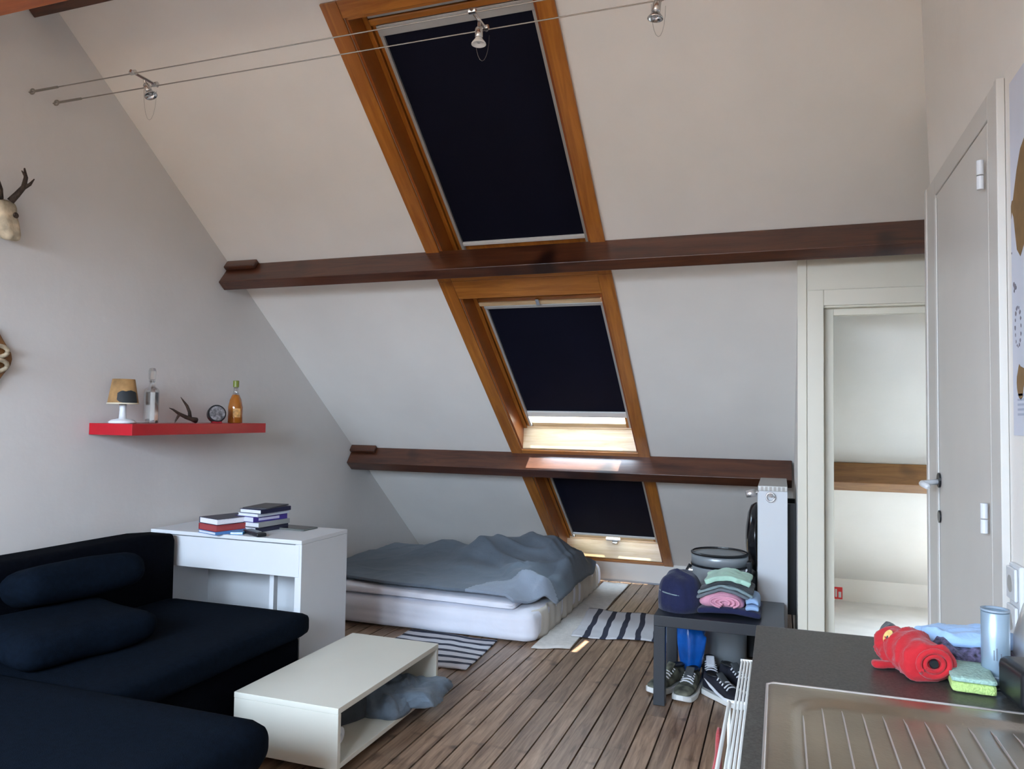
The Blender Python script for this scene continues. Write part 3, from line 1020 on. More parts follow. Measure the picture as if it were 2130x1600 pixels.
bm = bmesh.new()
NU, NV = 190, 170
grid = []
for i in range(NU + 1):
    u = i / NU
    row = []
    for j in range(NV + 1):
        v = j / NV
        x = -2.86 + u * (2.86 - 1.262)
        # front border wanders: high on the left, hanging lower towards the right corner
        yf = 4.16 - 0.11 * u + 0.035 * noise.noise(Vector((u * 4, 0.3, 1))) + 0.03 * sin(u * 9 + 0.5) * (1 - u)
        if u > 0.90:
            yf += (u - 0.90) * 3.4
        yb = 5.42 + 0.03 * noise.noise(Vector((u * 5, 3, 1)))
        y = yf + (yb - yf) * v
        z = mattress_top(x, y) + 0.022
        # big mounds
        def gz(cx, cy, sx, sy, h, a=0.0):
            dx, dy = x - cx, y - cy
            px, py = dx * cos(a) + dy * sin(a), -dx * sin(a) + dy * cos(a)
            return h * math.exp(-(px / sx) ** 2 - (py / sy) ** 2)
        m_ = gz(-1.80, 5.10, 0.40, 0.22, 0.100, 0.1) + gz(-2.35, 5.10, 0.17, 0.20, 0.070, 0.0) + gz(-1.40, 5.05, 0.17, 0.26, 0.085, 0.2)
        m_ += gz(-2.05, 4.75, 0.35, 0.20, 0.025, -0.3) + gz(-1.40, 4.36, 0.14, 0.14, 0.040, 0.7)
        # the upper half is turned over: its thick rolled edge runs diagonally to the front right corner
        ye = 4.86 - 0.62 * sstep_(-1.98, -1.30, x) + 0.03 * sin(x * 17)
        lay = 0.045 / (1 + math.exp(-(y - ye) * 55)) * sstep_(-2.15, -1.95, x)
        on = sstep_(0.0, 0.10, y - ye) * sstep_(-2.15, -1.95, x)
        f1 = fold(x, y, 0.75, 2.6, 3.0) ** 3
        f2 = fold(x, y, -0.35, 3.4, 8.0) ** 3
        f3 = fold(x, y, 1.05, 6.5, 12.0) ** 2
        f4 = noise.noise(Vector((x * 9, y * 9, 4)))
        z += m_ + lay + (0.30 + 0.9 * on) * (0.026 * f1 + 0.020 * f2) + (0.25 + 0.9 * on) * 0.019 * f3 + 0.005 * f4
        # hem
        hem = min(1.0, v * 14) * min(1.0, (1 - u) * 22 + 0.15)
        top = slope_z(y) - 0.05
        z = mattress_top(x, y) + 0.022 + (z - mattress_top(x, y) - 0.022) * (0.25 + 0.75 * hem)
        if v > 0.86:
            z = z - ((v - 0.86) / 0.14) ** 2 * (z - BZ - 0.06) * 0.8
        z = min(z, top)
        row.append(bm.verts.new((x, y, z)))
    grid.append(row)
for i in range(NU):
    for j in range(NV):
        bm.faces.new([grid[i][j], grid[i + 1][j], grid[i + 1][j + 1], grid[i][j + 1]])
for f in bm.faces:
    c = f.calc_center_median()
    if c.x > -1.72 + 0.25 * (c.y - 4.1) and c.y < 4.40 + 0.30 * (-1.35 - c.x) * -1 + 0.03 * noise.noise(Vector((c.x * 8, 1, 2))) and c.y < 4.52:
        f.material_index = 1
bm.transform(Matrix.Translation((2.0, -4.8, -0.2)))
cloth('duvet_lining', (0.26, 0.30, 0.36), 0.08)
o = obj('duvet', bm, None, smooth=True, mats=[M['duvet'], M['duvet_lining']])
o.location = (-2.0, 4.8, 0.2)
md = o.modifiers.new('sol', 'SOLIDIFY')
md.thickness = 0.016
md.offset = 0.3
tag(o, 'grey crumpled duvet heaped over the white mattress', 'duvet')

# ------------------------------------------------------------------ rugs and mat
STR = stripes('striped_rag_rug', 0, 0.098, ((0.60, 0.59, 0.60), (0.026, 0.030, 0.052)), duty=0.66)
STR2 = stripes('striped_rag_rug_across', 1, 0.092, ((0.60, 0.59, 0.62), (0.026, 0.030, 0.052)), duty=0.62)


def rug(label, quad, mt, th_=0.007, wav=0.004, seed=1, group=None):
    """quad: four floor corners (x,y) counter clockwise; uv in metres"""
    bm = bmesh.new()
    n = 30
    a, b, c, d = [Vector((*q, 0)) for q in quad]
    lu, lv_ = (b - a).length, (d - a).length
    vs_ = []
    uvs = {}
    for i in range(n + 1):
        row = []
        for j in range(n + 1):
            u, v = i / n, j / n
            p = (a * (1 - u) + b * u) * (1 - v) + (d * (1 - u) + c * u) * v
            e = min(u, 1 - u, v, 1 - v)
            p += Vector((noise.noise(Vector((u * 5, v * 5, seed))), noise.noise(Vector((u * 3, v * 3, seed + 7))), 0)) * 0.008
            p.z = th_ + wav * (0.5 + 0.5 * sin(u * 9 + v * 6 + seed)) + wav * abs(noise.noise(p * 9))
            q = bm.verts.new(p)
            uvs[q] = (u * lu, v * lv_)
            row.append(q)
        vs_.append(row)
    uvl = bm.loops.layers.uv.new('uv')
    for i in range(n):
        for j in range(n):
            f = bm.faces.new([vs_[i][j], vs_[i + 1][j], vs_[i + 1][j + 1], vs_[i][j + 1]])
            for l in f.loops:
                l[uvl].uv = uvs[l.vert]
    o = obj('rug', bm, mt, smooth=True)
    s_ = o.modifiers.new('sol', 'SOLIDIFY')
    s_.thickness = th_ - 0.001
    s_.offset = -1
    return tag(o, label, 'rug', group)


rug('navy and white striped rag rug on the floorboards between bed and side table', [(-1.135, 4.27), (-0.60, 4.38), (-0.66, 4.93), (-1.19, 4.93)], STR, seed=2, wav=0.007)
rug('navy and white striped rug end poking out from the foot of the mattress', [(-2.05, 3.50), (-1.475, 3.52), (-1.50, 4.03), (-2.05, 4.06)], STR2, seed=5, wav=0.005)
rug('plain cream mat running along the right side of the mattress', [(-1.285, 3.985), (-1.085, 4.06), (-1.085, 5.78), (-1.285, 5.78)], M['mat_cream'], 0.006, 0.003, 8)

# ------------------------------------------------------------------ black side table
st = thing('side_table', 'black square side table loaded with folded clothes, shoes below', 'side table', (-0.27, 3.66, 0))
TX0, TX1, TY0, TY1, TZ = -0.532, 0.018, 3.425, 3.895, 0.395
obj('tabletop', at(st, B(TX0, TX1, TY0, TY1, TZ - 0.048, TZ)), M['black_table'], st, bevel=0.002)
for x in (TX0, TX1 - 0.05):
    for y in (TY0, TY1 - 0.05):
        obj('leg', at(st, B(x, x + 0.05, y, y + 0.05, 0, TZ - 0.0482)), M['black_table'], st, bevel=0.002)


def folded(name, label, x, y, z, w, d, h, rz, m, seed, layers=2, tilt=0.0, cat='clothes', roll=False):
    t = thing(name, label, cat, (x, y, z), rz)
    hh = h / layers
    for i in range(layers):
        bm = softbox(-w / 2, w / 2, -d / 2, d / 2, i * hh + 0.0005, (i + 1) * hh, seed + i, 0.010, 14, 12, 0.45)
        for v in bm.verts:
            v.co.z += tilt * v.co.x
            v.co.z += 0.012 * (1 - (2 * v.co.x / w) ** 2) * (i + 1) / layers
        obj('cloth_fold', bm, m, t, smooth=True)
    return t


Z = TZ + 0.001
o = obj('navy_bag', heap(0.098, 0.11, 0.165, 21, rough=0.12, edge=0.10, sq=2.2, fr=7), M['navy_cloth'], smooth=True)
o.location = (-0.435, 3.60, Z)
tag(o, 'rounded navy blue soft bag at the left end of the black side table', 'bag')
_pp = []
for k in range(9):
    a_ = radians(195 + k * 11)
    rr = (abs(cos(a_)) ** 2.2 + abs(sin(a_)) ** 2.2) ** (-1 / 2.2) * (1 + 0.10 * noise.noise(Vector((cos(a_) * 1.3, sin(a_) * 1.3, 21)))) * 0.965
    _pp.append((0.098 * rr * cos(a_), 0.11 * rr * sin(a_), 0.086 - 0.001 * k))
bm = T(_pp, 0.0030, 6)
obj('piping', bm, M['teal_grey_cloth'], o)
folded('navy_sweater', 'dark navy folded sweater at the bottom of the clothes pile', -0.215, 3.63, Z, 0.27, 0.26, 0.030, 0.0, M['navy_cloth'], 31, 1)
# pink rolled towel with visible spiral
pk = thing('pink_shirt', 'pink rolled up shirt in the pile on the black side table', 'clothes', (-0.245, 3.61, Z + 0.034))
bm = softbox(-0.098, 0.098, -0.10, 0.10, 0, 0.070, 33, 0.007, 12, 14, 0.5)
for v in bm.verts:
    v.co.z *= 1 - 0.45 * (abs(v.co.x) / 0.098) ** 2
obj('rolled_cloth', bm, M['pink_cloth'], pk, smooth=True)
for k in range(3):
    a, b = 0.062 - 0.02 * k, 0.024 - 0.007 * k
    pts = [(0.012 + a * cos(t * pi / 10), -0.104 - 0.002 * k, 0.030 + b * sin(t * pi / 10)) for t in range(-3, 15)]
    obj('fold_edge', T(pts, 0.0055, 6), M['pink_cloth'], pk, smooth=True)
bm = bmesh.new()
# grey tee draped over the pink roll
NN = 26


def drape(name, label, x, y, z, w, d, h, th_, m, seed, slack=1.0, cat='clothes'):
    bm = bmesh.new()
    gg = []
    for i in range(NN + 1):
        row = []
        for j in range(NN + 1):
            u, v = i / NN * 2 - 1, j / NN * 2 - 1
            px = u * w / 2
            zz = h * (1 - slack * abs(u) ** 1.6) + 0.006 * noise.noise(Vector((u * 3, v * 3, seed)))
            row.append(bm.verts.new((px, v * d / 2 + 0.008 * noise.noise(Vector((u * 4, 2, seed))), zz)))
        gg.append(row)
    for i in range(NN):
        for j in range(NN):
            bm.faces.new([gg[i][j], gg[i + 1][j], gg[i + 1][j + 1], gg[i][j + 1]])
    o = obj(name, bm, m, smooth=True)
    o.location = (x, y, z)
    s_ = o.modifiers.new('sol', 'SOLIDIFY')
    s_.thickness = th_
    s_.offset = 1
    bv = o.modifiers.new('b', 'BEVEL')
    bv.width = th_ * 0.4
    bv.segments = 2
    return tag(o, label, cat)


drape('grey_shirt', 'grey folded shirt lying directly on the pink one', -0.235, 3.62, Z + 0.068, 0.235, 0.22, 0.040, 0.013, M['grey_cloth'], 41)
drape('teal_shirt', 'muted teal grey folded shirt below the mint one', -0.232, 3.62, Z + 0.088, 0.230, 0.22, 0.038, 0.012, M['teal_grey_cloth'], 44)
drape('black_shirt', 'black thin folded shirt between the teal and mint clothes', -0.226, 3.62, Z + 0.103, 0.225, 0.21, 0.037, 0.010, M['dark_grey_cloth'], 47)
drape('mint_shirt', 'mint green folded shirt on top of the clothes pile', -0.222, 3.615, Z + 0.131, 0.185, 0.20, 0.026, 0.022, M['mint_cloth'], 49, 0.9)
folded('light_blue_shirt', 'light blue and white folded shirt at the right end of the side table', -0.115, 3.60, Z + 0.032, 0.058, 0.20, 0.046, 0.0, M['light_blue_cloth'], 52, 2)

# blue plastic bag under the table
bm = heap(0.085, 0.07, 0.30, 61, rough=0.16, fr=16, sq=2.6, edge=0.2)
for v in bm.verts:
    k = v.co.z / 0.30
    v.co.x = v.co.x * (0.35 + 0.85 * k) + 0.012 * k
o = obj('plastic_bag', bm, M['blue_bag'], smooth=True)
o.location = (-0.415, 3.83, 0.001)
tag(o, 'bright blue plastic bag standing under the black side table', 'bag')

# ------------------------------------------------------------------ pedal bin
bn = thing('pedal_bin', 'grey metal round bin with domed lid and black handle behind the side table', 'bin', (-0.300, 4.14, 0))
R_ = 0.142
obj('bin_body', lathe([(0, 0.012), (R_ - 0.012, 0.012), (R_ - 0.006, 0.03), (R_, 0.50), (R_, 0.505), (0, 0.505)], 48), M['bin'], bn, smooth=True, bevel=0.0)
obj('base_ring', lathe([(0, 0), (R_ - 0.004, 0), (R_ - 0.002, 0.012), (R_ - 0.012, 0.0125), (0, 0.0125)], 48), M['black'], bn)
obj('rim', lathe([(R_ - 0.01, 0.506), (R_ + 0.006, 0.506), (R_ + 0.006, 0.516), (R_ - 0.01, 0.516), (R_ - 0.01, 0.506)], 48), M['black_gloss'], bn)
obj('bin_lid', lathe([(0, 0.517), (R_ + 0.003, 0.517), (R_ + 0.003, 0.555), (R_ - 0.002, 0.566), (R_ - 0.03, 0.570), (0.03, 0.574), (0, 0.574)], 48), M['bin'], bn, smooth=True)
obj('lid_rim', lathe([(R_ - 0.006, 0.5715), (R_ + 0.004, 0.566), (R_ + 0.006, 0.573), (R_ - 0.004, 0.579), (R_ - 0.006, 0.5715)], 48), M['black'], bn)
hp = [(-R_ - 0.006, -0.01, 0.50), (-R_ - 0.022, -0.02, 0.47), (-R_ - 0.026, -0.03, 0.40), (-R_ - 0.024, -0.03, 0.32), (-R_ - 0.008, -0.02, 0.27)]
hb = obj('carry_handle', T(hp, 0.011, 10), M['black'], bn, smooth=True)
obj('handle_pivot', T([(-R_ - 0.012, -0.028, 0.475), (-R_ + 0.008, -0.03, 0.475)], 0.012, 12), M['steel_edge'], hb)
hk = obj('lid_hinge', B(R_ - 0.022, R_ + 0.020, -0.045, 0.01, 0.47, 0.54), M['black'], bn, bevel=0.006)
obj('hinge_pin', T([(R_ - 0.01, -0.052, 0.50), (R_ - 0.01, -0.044, 0.50)], 0.010, 12), M['steel_edge'], hk)

# ------------------------------------------------------------------ black case with round lid beside the radiator
cs = thing('storage_case', 'tall narrow black case squeezed between the bin and the radiator', 'case', (-0.145, 4.40, 0))
obj('case_body', B(-0.030, 0.030, -0.13, 0.13, 0, 0.44), M['black'], cs, bevel=0.012)
obj('case_clasp', B(-0.012, 0.012, -0.137, -0.131, 0.36, 0.40), M['chrome'], cs, bevel=0.002)
dl = thing('pan_lid', 'glossy black round lid standing on the black case beside the radiator', 'lid', (-0.150, 4.40, 0.4415))
prof = [(0, 0.030), (0.06, 0.028), (0.13, 0.018), (0.172, 0.002), (0.186, -0.020), (0.188, -0.030), (0.180, -0.030), (0.165, -0.01), (0, 0.01)]
obj('lid_shell', lathe(prof, 48, Matrix.Translation((0, 0, 0.188)) @ Matrix.Rotation(-pi / 2, 4, 'Y')), M['black_gloss'], dl, smooth=True)

# ------------------------------------------------------------------ radiator on the side wall
ra = thing('radiator', 'white panel radiator on the side wall seen end on', 'radiator', (-0.02, 4.2, 0))
RY0, RY1, RZ0, RZ1 = 3.95, 4.50, 0.10, 0.925
obj('end_panel', at(ra, B(-0.100, 0.034, RY0, RY0 + 0.004, RZ0, RZ1)), M['white'], ra, bevel=0.0015)
obj('front_panel', at(ra, B(-0.106, -0.094, RY0 + 0.005, RY1, RZ0, RZ1 - 0.012)), M['white'], ra, bevel=0.004)
obj('rear_panel', at(ra, B(0.022, 0.034, RY0 + 0.005, RY1, RZ0, RZ1 - 0.012)), M['white'], ra, bevel=0.004)
gbm = bmesh.new()
for i in range(28):
    y = RY0 + 0.008 + i * (RY1 - RY0 - 0.015) / 28
    box(gbm, -0.092, 0.020, y, y + 0.006, RZ1 - 0.06, RZ1 - 0.006)
obj('convector_fin', at(ra, gbm), M['alu'], ra)['kind'] = 'stuff'
obj('top_grille', at(ra, B(-0.104, 0.034, RY0 - 0.002, RY1, RZ1 - 0.005, RZ1 + 0.022)), M['alu'], ra, bevel=0.003)
for i in range(6):
    obj('grille_slot', at(ra, B(-0.090 + i * 0.020, -0.078 + i * 0.020, RY0 - 0.0035, RY0 - 0.0022, RZ1 - 0.002, RZ1 + 0.018)), M['wire'], ra)
vl = obj('valve', at(ra, T([(-0.118, RY0 + 0.02, 0.908), (-0.160, RY0 + 0.01, 0.900)], [0.020, 0.017], 16)), M['steel_edge'], ra, smooth=True)
obj('valve_collar', at(ra, T([(-0.100, RY0 + 0.022, 0.912), (-0.117, RY0 + 0.02, 0.908)], 0.013, 14)), M['chrome'], vl)
bl = obj('bleed_valve', at(ra, T([(-0.045, RY0 - 0.003, 0.905), (-0.045, RY0 - 0.025, 0.903)], 0.010, 14)), M['chrome'], ra)
pts = [(-0.045 + 0.020 * cos(t * pi / 8), RY0 - 0.018, 0.893 + 0.022 * sin(t * pi / 8)) for t in range(17)]
obj('bleed_ring', at(ra, T(pts, 0.004, 8)), M['steel_edge'], bl, smooth=True)
obj('pipe', at(ra, T([(0.0, RY1 - 0.03, 0.0), (0.0, RY1 - 0.03, RZ0 + 0.004)], 0.009, 12)), M['white'], ra)
obj('wall_bracket', at(ra, B(0.035, PX0 - 0.002, RY0 + 0.12, RY0 + 0.16, 0.3, 0.85)), M['black'], ra)
obj('wall_bracket', at(ra, B(0.035, PX0 - 0.002, RY1 - 0.16, RY1 - 0.12, 0.3, 0.85)), M['black'], ra)

# ------------------------------------------------------------------ shoes


def shoe(label, x, y, rz, upper, sole, extra=None, L=0.27, W=0.092, H=0.105, lace=True, open_back=True, group=None):
    """low sneaker, toe towards +x"""
    t = thing('sneaker', label, 'shoe', (x, y, 0.0), rz, group)
    ns, nr = 26, 20

    def half(u):   # plan half width along the shoe
        return W / 2 * (0.66 + 0.42 * sin(pi * min(1, max(0, (u - 0.02) / 1.0)) ** 1.25) - 0.08 * math.exp(-((u - 0.42) / 0.14) ** 2)) * (min(1, u / 0.06 + 0.35) ** 0.5) * (min(1, (1 - u) / 0.13 + 0.12) ** 0.5)

    def prof(u):   # top height
        if u < 0.30:
            return H * (0.95 - 0.10 * sin(pi * u / 0.30))
        if u < 0.62:
            k = (u - 0.30) / 0.32
            return H * (0.95 - 0.38 * k)
        k = (u - 0.62) / 0.38
        return H * (0.57 - 0.22 * k ** 2)
    bm = bmesh.new()
    rings = []
    for i in range(ns + 1):
        u = i / ns
        hw, top = half(u), prof(u)
        zlift = 0.012 * max(0, (u - 0.8) / 0.2) ** 2
        ring = []
        for k in range(nr):
            a = 2 * pi * k / nr
            cy_, cz_ = cos(a), sin(a)
            yy = hw * (abs(cy_) ** 0.75) * (1 if cy_ > 0 else -1)
            z0 = 0.024 + zlift
            zz = z0 + (top - z0) * (0.5 + 0.5 * (abs(cz_) ** 0.8) * (1 if cz_ > 0 else -1))
            kk = (zz - z0) / max(1e-4, top - z0)
            yy *= 1 - (0.45 if u < 0.6 else 0.30) * kk ** 2
            ring.append(bm.verts.new((-L * 0.45 + u * L, yy, zz)))
        rings.append(ring)
    for r0, r1 in zip(rings, rings[1:]):
        for k in range(nr):
            bm.faces.new([r0[k], r0[(k + 1) % nr], r1[(k + 1) % nr], r1[k]])
    bm.faces.new(rings[0][::-1])
    bm.faces.new(rings[-1])
    bmesh.ops.recalc_face_normals(bm, faces=bm.faces)
    obj('upper', bm, upper, t, smooth=True)
    # sole
    bm = bmesh.new()
    lo, hi = [], []
    for side in (1, -1):
        for i in range(ns + 1):
            u = i / ns if side == 1 else 1 - i / ns
            zl = 0.012 * max(0, (u - 0.8) / 0.2) ** 2
            hw = half(u) + 0.004
            lo.append(bm.verts.new((-L * 0.455 + u * L * 1.015, side * hw, 0.001 + zl)))
            hi.append(bm.verts.new((-L * 0.455 + u * L * 1.015, side * hw, 0.025 + zl)))
    n = len(lo)
    for i in range(n):
        bm.faces.new([lo[i], lo[(i + 1) % n], hi[(i + 1) % n], hi[i]])
    bm.faces.new(lo[::-1])
    bm.faces.new(hi)
    bmesh.ops.recalc_face_normals(bm, faces=bm.faces)
    obj('sole', bm, sole, t, bevel=0.003)
    # opening and tongue
    op = lathe([(0, 0.0), (0.028, 0.0), (0.034, 0.004), (0.030, 0.009), (0.024, 0.005), (0, 0.004)], 24,
               Matrix.Translation((-L * 0.28, 0, H * 0.87)) @ Matrix.Diagonal((1.25, 0.85, 1, 1)))
    obj('collar', op, M['black'], t, smooth=True)
    bm = softbox(-0.030, 0.030, -0.020, 0.020, -0.004, 0.004, 3, 0.001, 8, 5, 0.4)
    bm.transform(Matrix.Translation((-L * 0.05, 0, H * 0.90)) @ Matrix.Rotation(radians(38), 4, 'Y'))
    obj('tongue', bm, extra or upper, t, smooth=True)
    if lace:
        for i in range(5):
            u = 0.36 + i * 0.055
            zz = prof(u) + 0.002
            hw = half(u) * 0.62
            sgn = 1 if i % 2 else -1
            obj('lace', T([(-L * 0.45 + u * L, -hw, zz - 0.008), (-L * 0.45 + (u + 0.01 * sgn) * L, -hw * 0.5, zz + 0.001), (-L * 0.45 + u * L, 0, zz + 0.003),
                           (-L * 0.45 + (u - 0.01 * sgn) * L, hw * 0.5, zz + 0.001), (-L * 0.45 + u * L, hw, zz - 0.008)], 0.0034, 6), M['lace'], t, smooth=True)
    return t, half, prof, L


shoe('camouflage sneaker with a white sole, partly behind the front left leg of the side table', -0.500, 3.66, radians(-118), M['camo'], M['rubber'], L=0.25)
shoe('grey and camouflage sneaker in the middle of the shoes under the side table', -0.400, 3.62, radians(-100), M['camo'], M['rubber'], M['shoe_grey'], L=0.25)
t, half, prof, L = shoe('black sneaker with a white curved check mark on its side, nearest the counter', -0.235, 3.60, radians(-38), M['shoe_black'], M['rubber'], M['shoe_grey'], L=0.27)
# white check mark on the side facing the room (local -y)


def side_pt(u, w_, off=0.009):
    top = prof(u)
    z0 = 0.024
    z = z0 + (top - z0) * w_
    kk = w_
    y = -(half(u)) * (1 - 0.38 * kk ** 2) - off
    return Vector((-L * 0.45 + u * L, y, z))


for lay, nm in ((0, 'check_mark'),):
    bm = bmesh.new()
    up_ = [(0.10, 0.80), (0.28, 0.56), (0.46, 0.40), (0.62, 0.34), (0.75, 0.42), (0.86, 0.62)]
    dn_ = [(0.11, 0.78), (0.26, 0.42), (0.44, 0.20), (0.62, 0.06), (0.80, 0.08), (0.90, 0.56)]
    a = [bm.verts.new(side_pt(*q)) for q in up_]
    b = [bm.verts.new(side_pt(*q)) for q in dn_]
    for i in range(5):
        q4 = [a[i], a[i + 1], b[i + 1], b[i]]
        bm.faces.new(q4)
    o = obj(nm, bm, M['lace'], t)
    s_ = o.modifiers.new('sol', 'SOLIDIFY')
    s_.thickness = 0.004
    s_.offset = 0
shoe('black sneaker behind the one with the white check mark, laces loose', -0.185, 3.765, radians(-48), M['shoe_black'], M['rubber'], M['shoe_grey'], L=0.27)
shoe('dark sneaker with white tongue lying between the camouflage and black pairs', -0.318, 3.825, radians(-80), M['shoe_black'], M['rubber'], M['lace'], L=0.25)

# ------------------------------------------------------------------ red wall shelf and what stands on it
sh = thing('wall_shelf', 'red floating shelf on the left wall', 'shelf', (XL, 3.0, 1.165))
SHX = -2.655
obj('shelf_board', at(sh, B(XL + 0.002, SHX, 2.540, 3.445, 1.163, 1.214)), M['red'], sh, bevel=0.0012)
SHZ = 1.2146
# lamp
lp = thing('table_lamp', 'small lamp with tan printed shade at the left end of the red shelf', 'lamp', (-2.775, 2.600, SHZ), 0.2)
obj('foot', lathe([(0, 0), (0.055, 0), (0.058, 0.006), (0.045, 0.016), (0.016, 0.022), (0.013, 0.06), (0.015, 0.085), (0, 0.086)], 32), M['white'], lp, smooth=True)
m_sh = mat('tan_lamp_shade', (0.36, 0.20, 0.075), 0.8, noise_amt=0.45, nscale=14)
ls = obj('lamp_shade', lathe([(0.064, 0.088), (0.046, 0.198), (0.044, 0.198), (0.062, 0.088), (0.064, 0.088)], 40), m_sh, lp, smooth=True)
obj('socket', lathe([(0, 0.087), (0.010, 0.087), (0.010, 0.12), (0, 0.12)], 16), M['white'], lp)
# dark bull-like silhouette printed on the shade
bm = bmesh.new()
NA = 14
outline = [(0.05, 0.00), (0.10, 0.30), (0.16, 0.40), (0.20, 0.46), (0.35, 0.50), (0.55, 0.52), (0.75, 0.50), (0.9, 0.52), (1.0, 0.50)]


def shade_pt(a, hgt):
    k = hgt
    r = 0.064 + (0.046 - 0.064) * k + 0.0012
    ang_ = -pi / 2 - 0.55 + a * 1.5 + 0.75
    return Vector((r * cos(ang_), r * sin(ang_), 0.088 + 0.110 * k))


tops = [0.42, 0.46, 0.50, 0.52, 0.52, 0.50, 0.50, 0.52, 0.53, 0.54, 0.53, 0.51, 0.50, 0.48, 0.45]
bots = [0.16, 0.10, 0.06, 0.05, 0.03, 0.02, 0.02, 0.03, 0.02, 0.02, 0.02, 0.03, 0.03, 0.04, 0.05]
va = [bm.verts.new(shade_pt(i / NA, tops[i])) for i in range(NA + 1)]
vb = [bm.verts.new(shade_pt(i / NA, bots[i])) for i in range(NA + 1)]
for i in range(NA):
    bm.faces.new([va[i], va[i + 1], vb[i + 1], vb[i]])
obj('printed_silhouette', bm, mat('shade_print_black', (0.015, 0.018, 0.020), 0.7), ls)
obj('shade_band', lathe([(0.0655, 0.086), (0.0655, 0.092), (0.0645, 0.092), (0.0645, 0.086), (0.0655, 0.086)], 40), mat('pale_band', (0.6, 0.52, 0.38), 0.7), ls)
obj('cord', T([(0.04, 0.03, 0.004), (0.03, 0.07, 0.004), (0.06, 0.10, 0.006), (0.02, 0.125, 0.004)], 0.003, 6), M['white'], lp, smooth=True)
# decanter
gl = glassy('decanter_glass', (0.93, 0.95, 0.96), 0.22, 0.03)
dc = thing('decanter', 'tall clear glass decanter with stopper on the red shelf', 'bottle', (-2.785, 2.772, SHZ), 0.3)
bm = lathe([(0, 0), (0.030, 0), (0.034, 0.004), (0.034, 0.145), (0.030, 0.160), (0.014, 0.172), (0.011, 0.190), (0.015, 0.200), (0.009, 0.200), (0.008, 0.185),
            (0.011, 0.170), (0.027, 0.156), (0.030, 0.145), (0.030, 0.012), (0, 0.010)], 10)
obj('bottle_body', bm, gl, dc)
obj('stopper', lathe([(0, 0.195), (0.008, 0.196), (0.009, 0.202), (0.016, 0.206), (0.018, 0.245), (0.013, 0.258), (0, 0.260)], 8), gl, dc)
# dark feather-like bit
o = obj('driftwood_piece', T([(-2.70, 2.715, SHZ + 0.005), (-2.715, 2.735, SHZ + 0.009), (-2.735, 2.755, SHZ + 0.004)], [0.003, 0.006, 0.002], 6), M['antler'], smooth=True)
tag(o, 'short dark stick lying between the lamp foot and the decanter', 'stick')
# antler lying on the shelf
an = thing('antler', 'dark antler lying on the red shelf between the decanter and the round tin', 'antler', (-2.765, 2.98, SHZ))
obj('main_beam', T([(0, 0.060, 0.014), (0, 0.030, 0.020), (0, -0.01, 0.030), (0, -0.055, 0.046), (0, -0.095, 0.066), (0, -0.118, 0.073)], [0.015, 0.011, 0.010, 0.008, 0.0045, 0.0015], 9), M['antler'], an, smooth=True)
obj('tine', T([(0, 0.020, 0.024), (0, 0.014, 0.055), (0, -0.004, 0.085), (0, -0.030, 0.110), (0, -0.048, 0.128)], [0.009, 0.008, 0.007, 0.004, 0.001], 9), M['antler'], an, smooth=True)
obj('tine', T([(0, -0.050, 0.044), (0, -0.062, 0.030), (0, -0.075, 0.012), (0, -0.080, 0.002)], [0.007, 0.006, 0.004, 0.001], 8), M['antler'], an, smooth=True)
# round tin
tn = thing('round_tin', 'round grey patterned tin with dark red base standing on edge on the red shelf', 'tin', (-2.765, 3.185, SHZ), -0.65)
obj('tin_body', lathe([(0, -0.018), (0.044, -0.018), (0.046, -0.014), (0.046, 0.014), (0.044, 0.018), (0, 0.018)], 40,
    Matrix.Translation((0, 0, 0.0465)) @ Matrix.Rotation(radians(78), 4, 'Y')), M['black'], tn, smooth=False)
m_tin = mat('tin_face_print', (0.17, 0.16, 0.16), 0.5, noise_amt=0.8, nscale=70, detail=2)
obj('tin_face', lathe([(0, 0.0185), (0.038, 0.0185), (0.038, 0.0205), (0, 0.0205)], 40,
    Matrix.Translation((0, 0, 0.0465)) @ Matrix.Rotation(radians(78), 4, 'Y')), m_tin, tn)
obj('red_band', B(-0.012, 0.026, -0.024, 0.024, 0.0, 0.008), mat('dark_red_base', (0.30, 0.005, 0.01), 0.4), tn, bevel=0.002)
# cognac bottle
m_cog = mat('amber_liquor', (0.36, 0.115, 0.012), 0.12, noise_amt=0.15, coat=0.6)
cb = thing('liquor_bottle', 'amber liquor bottle with green cap at the right end of the red shelf', 'bottle', (-2.770, 3.335, SHZ))
obj('bottle_body', lathe([(0, 0), (0.036, 0), (0.038, 0.004), (0.038, 0.085), (0.030, 0.125), (0.018, 0.152), (0, 0.153)], 32), m_cog, cb, smooth=True)
obj('bottle_neck', lathe([(0, 0.1535), (0.0175, 0.1535), (0.012, 0.172), (0.012, 0.192), (0, 0.192)], 24), gl, cb, smooth=True)
obj('cap', lathe([(0, 0.1925), (0.0155, 0.1925), (0.0155, 0.226), (0.014, 0.228), (0, 0.228)], 24), mat('olive_green_cap', (0.19, 0.22, 0.03), 0.4), cb)
lb = bmesh.new()
for i in range(8):
    a0, a1 = -1.2 + i * 0.13, -1.2 + (i + 1) * 0.13
    lb.faces.new([lb.verts.new((0.0386 * cos(a), 0.0386 * sin(a), z)) for a, z in ((a0, 0.030), (a1, 0.030), (a1, 0.078), (a0, 0.078))])
obj('bottle_label', lb, mat('pale_orange_label', (0.62, 0.33, 0.10), 0.6, noise_amt=0.4, nscale=60), cb)

